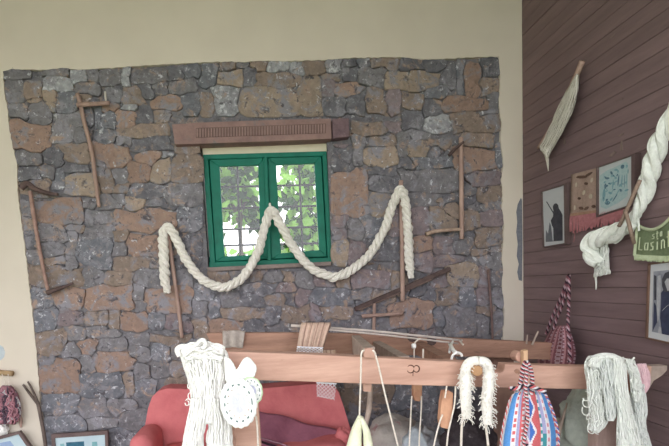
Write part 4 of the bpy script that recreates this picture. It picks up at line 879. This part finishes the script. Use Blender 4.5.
# distaff with flax
t=root('distaff',Wr(548,172,.05),'wooden distaff dressed with pale flax fibre hung slanting on the plank wall','distaff')
tube('stick',[Wr(582.3,61,.05),Wr(577,74,.05),Wr(562,106,.05),Wr(550,129,.05),Wr(538.5,148,.05)],lambda s:.018*(1-.3*s),STICK,t)
skein('flax_bundle',[(577,74),(568,88),(559,106),(550,126),(543,142),(540,148),(546,156)],[(578.5,76),(577.4,92),(572,112),(564,130),(556,143),(550.5,152),(548,158)],lambda u,v:0,FLAX,n=36,r=.0048,bulge=.05,seed=41,parent=t,wav=.5,seg=24,pf=lambda u,v,d: Wr(u,v,.045-d))
tube('flax_tail',[Wr(546,153,.06),Wr(547.4,160,.06),Wr(548.4,171,.05)],lambda s:.016*(1-.8*s),FLAX,t)
# red bag on the plank wall
RB={'maroon':(140,88,98),'rose':(188,138,146),'pale':(196,166,176),'dark':(62,42,54)}
RM={k:mat('redbag_'+k,c_,tuple(x*.88 for x in c_),scale=120,rand=0,bump=.3) for k,c_ in RB.items()}
def rcol(s,t_):
    x=s*1.0
    if .46<x<.60: return 'pale' if (int(t_*26)%2 or abs(x-.53)>.05) else 'maroon'
    k=int(x*18)%3
    return ('rose','maroon','rose')[k] if k<2 else ('pale' if int(t_*30)%2 else 'maroon')
t=root('striped_bag',Wr(560,372,.1),'maroon and rose striped shoulder bag hung by twisted cord on the plank wall','bag')
bag('bag_body',[(558,325.5),(551,330),(545,340),(539,352),(538,364),(544,374)],[(566,325.5),(570,331),(574,342),(576,354),(574,366),(568,376)],0,.09,rcol,list(RM),list(RM.values()),t,nx=54,ny=40,pf=lambda u,v,d:Wr(u,v,.09+d))
rk=[RM['dark'],RM['pale'],RM['maroon']]
wp=lambda a,b:Wr(a,b,.10)
braid('strap',[(568.5,275),(564,290),(558,304),(551,320),(546,334)],3.0,3.4,rk,t,.05,pf=wp,seg=90)
braid('strap',[(568.5,275),(566,292),(562,306),(557,318),(553,330)],3.0,3.2,rk,t,.05,pf=lambda a,b:Wr(a,b,.12),seg=90)
braid('strap',[(568.8,275),(569,292),(568.5,308),(568,322),(569,340),(570,362)],3.0,3.4,rk,t,.05,pf=lambda a,b:Wr(a,b,.13 if b<322 else .19),seg=100)
tube('wall_nail',[Wr(568.7,275,.13),Wr(568.7,274.6,-.01)],.006,IRON,t)
# small flake marks of lost paint on the planks
for q in ([(617,137),(621,133.6),(624,133.4),(621,136)],[(620.6,140),(622,140),(622.6,150),(620,151)],[(608.5,156),(614,151),(616,152.4),(611,157)],[(563,144),(564.6,136),(565.4,143.5)],[(616,101),(623,97.5),(622,99.2)]):
    wslab('paint_flake',q,.0032,.002,mat('flake_pale',(140,122,116),rand=0),wr)

# ------------------------------------------------------------------ LOWER LEFT
YL_=WY-.07
def flatpic(outer,inner,Y,t,label,fr):
    c_=P((outer[0][0]+outer[1][0])/2,446,Y); rt=root('picture_frame',(c_.x,Y,0.0),label,'picture')
    for i in range(4):
        j=(i+1)%4; slab('frame_bar',[outer[i],outer[j],inner[j],inner[i]],Y,t,fr,rt)
    return rt
def down(u,v,Y): return (u,v)
PB=mat('picture_pale_blue',(190,206,212),(170,190,200),scale=5,rand=0,bump=0,rough=.4)
fl=P(80,446,YL_-.03); vb=446+ (fl.z)/(3.7/F)*.98      # pixel row of the floor there
t=flatpic([(51,434.5),(107.5,431),(110,vb),(55,vb)],[(54.5,438.2),(104.8,434.8),(106.4,vb-4),(58,vb-4)],YL_-.03,.03,'dark-framed picture with blue patches leaning on the wall left of the sofa',FRD)
slab('print',[(54.5,438),(104.9,434.6),(106.6,vb-3),(58,vb-3)],YL_-.018,.01,PB,t)
slab('printed_patch',[(66,442.5),(84,441.3),(84.6,452),(67,453)],YL_-.019,.001,mat('picture_teal',(66,112,132),(48,88,110),scale=30,rand=0,bump=0),t); slab('printed_patch',[(92,442),(97,441.6),(98,452),(92,453)],YL_-.019,.001,mat('picture_light_teal',(134,178,182),(110,158,166),scale=30,rand=0,bump=0),t)
slab('printed_patch',[(60,444),(64,443.6),(65,449),(61,450)],YL_-.019,.001,MATS['picture_light_teal'],t)
t=flatpic([(-28,444),(19.5,431.3),(44,466),(-4,480)],[(-25,446),(18.4,434.4),(39.5,465),(-2,476)],YL_-.05,.03,'tilted dark-framed picture at the lower left corner below the wool hank',FRD)
slab('print',[(-25,446),(18.4,434.2),(39.8,465),(-2,476)],YL_-.036,.01,PB,t); slab('printed_patch',[(0,443),(10,441),(14,446),(10,452),(0,450)],YL_-.037,.001,mat('picture_blue',(150,170,200),(130,152,188),rand=0,bump=0),t)
# forked branch
t=root('forked_branch',P(48,470,YL_-.02),'thin forked grey branch leaning against the plaster at the lower left','branch')
zfl=P(47,446,YL_-.02); BR_=mat('branch_bark',(112,98,92),(86,74,70),scale=20,rand=0)
tube('stem',[P(38,403,YL_-.01),P(41,418,YL_-.02),P(44,435,YL_-.02),P(46.5,455,YL_-.02),Vector((P(48,470,YL_).x,YL_-.02,.0))],.014,BR_,t)
tube('twig',[P(23,384.5,YL_+.02),P(30,394,YL_+.01),P(38,404,YL_-.01)],lambda s:.008+.004*s,BR_,t); tube('twig',[P(27.8,381.5,YL_+.02),P(33,391,YL_+.01),P(38.5,404,YL_-.01)],lambda s:.007+.004*s,BR_,t)
# peg with a mixed wool hank
t=root('wool_hank',P(10,430,YL_),'hank of mixed pink, white and dark wool hanging from a peg at the left edge','yarn')
tube('peg',[P(-12,371.8,YL_),P(13,373.6,YL_)],.020,mat('peg_tan',(176,150,116),(150,124,94),rand=0),t)
tube('string',[P(8,374,YL_-.02),P(9,382,YL_-.02),P(8.5,391,YL_-.02)],.003,STRING,t); tube('string',[P(2,374,YL_-.02),P(5,383,YL_-.02),P(8,391,YL_-.02)],.003,STRING,t)
skein('mixed_strands',[(3,386),(-3,394),(-6,405),(-6,416),(-3,424)],[(11,386),(17,394),(20,405),(20,416),(15,424)],YL_,None,n=44,r=.007,bulge=.07,seed=51,parent=t,wav=2.2,mats=[mat('hank_pink',(172,122,132),rand=0),mat('hank_white',(190,182,186),rand=0),mat('hank_dark',(88,70,84),rand=0),mat('hank_rose',(150,104,116),rand=0)],core=True)
tube('end_tassel',[P(19,413,YL_),P(20.5,420,YL_),P(21,427.5,YL_)],lambda s:.008+.006*math.sin(s*PI),STICK,t)
lump('wool_tuft',3,430,5,5.5,YL_,WOOLW,None,None,seed=3,par=t)
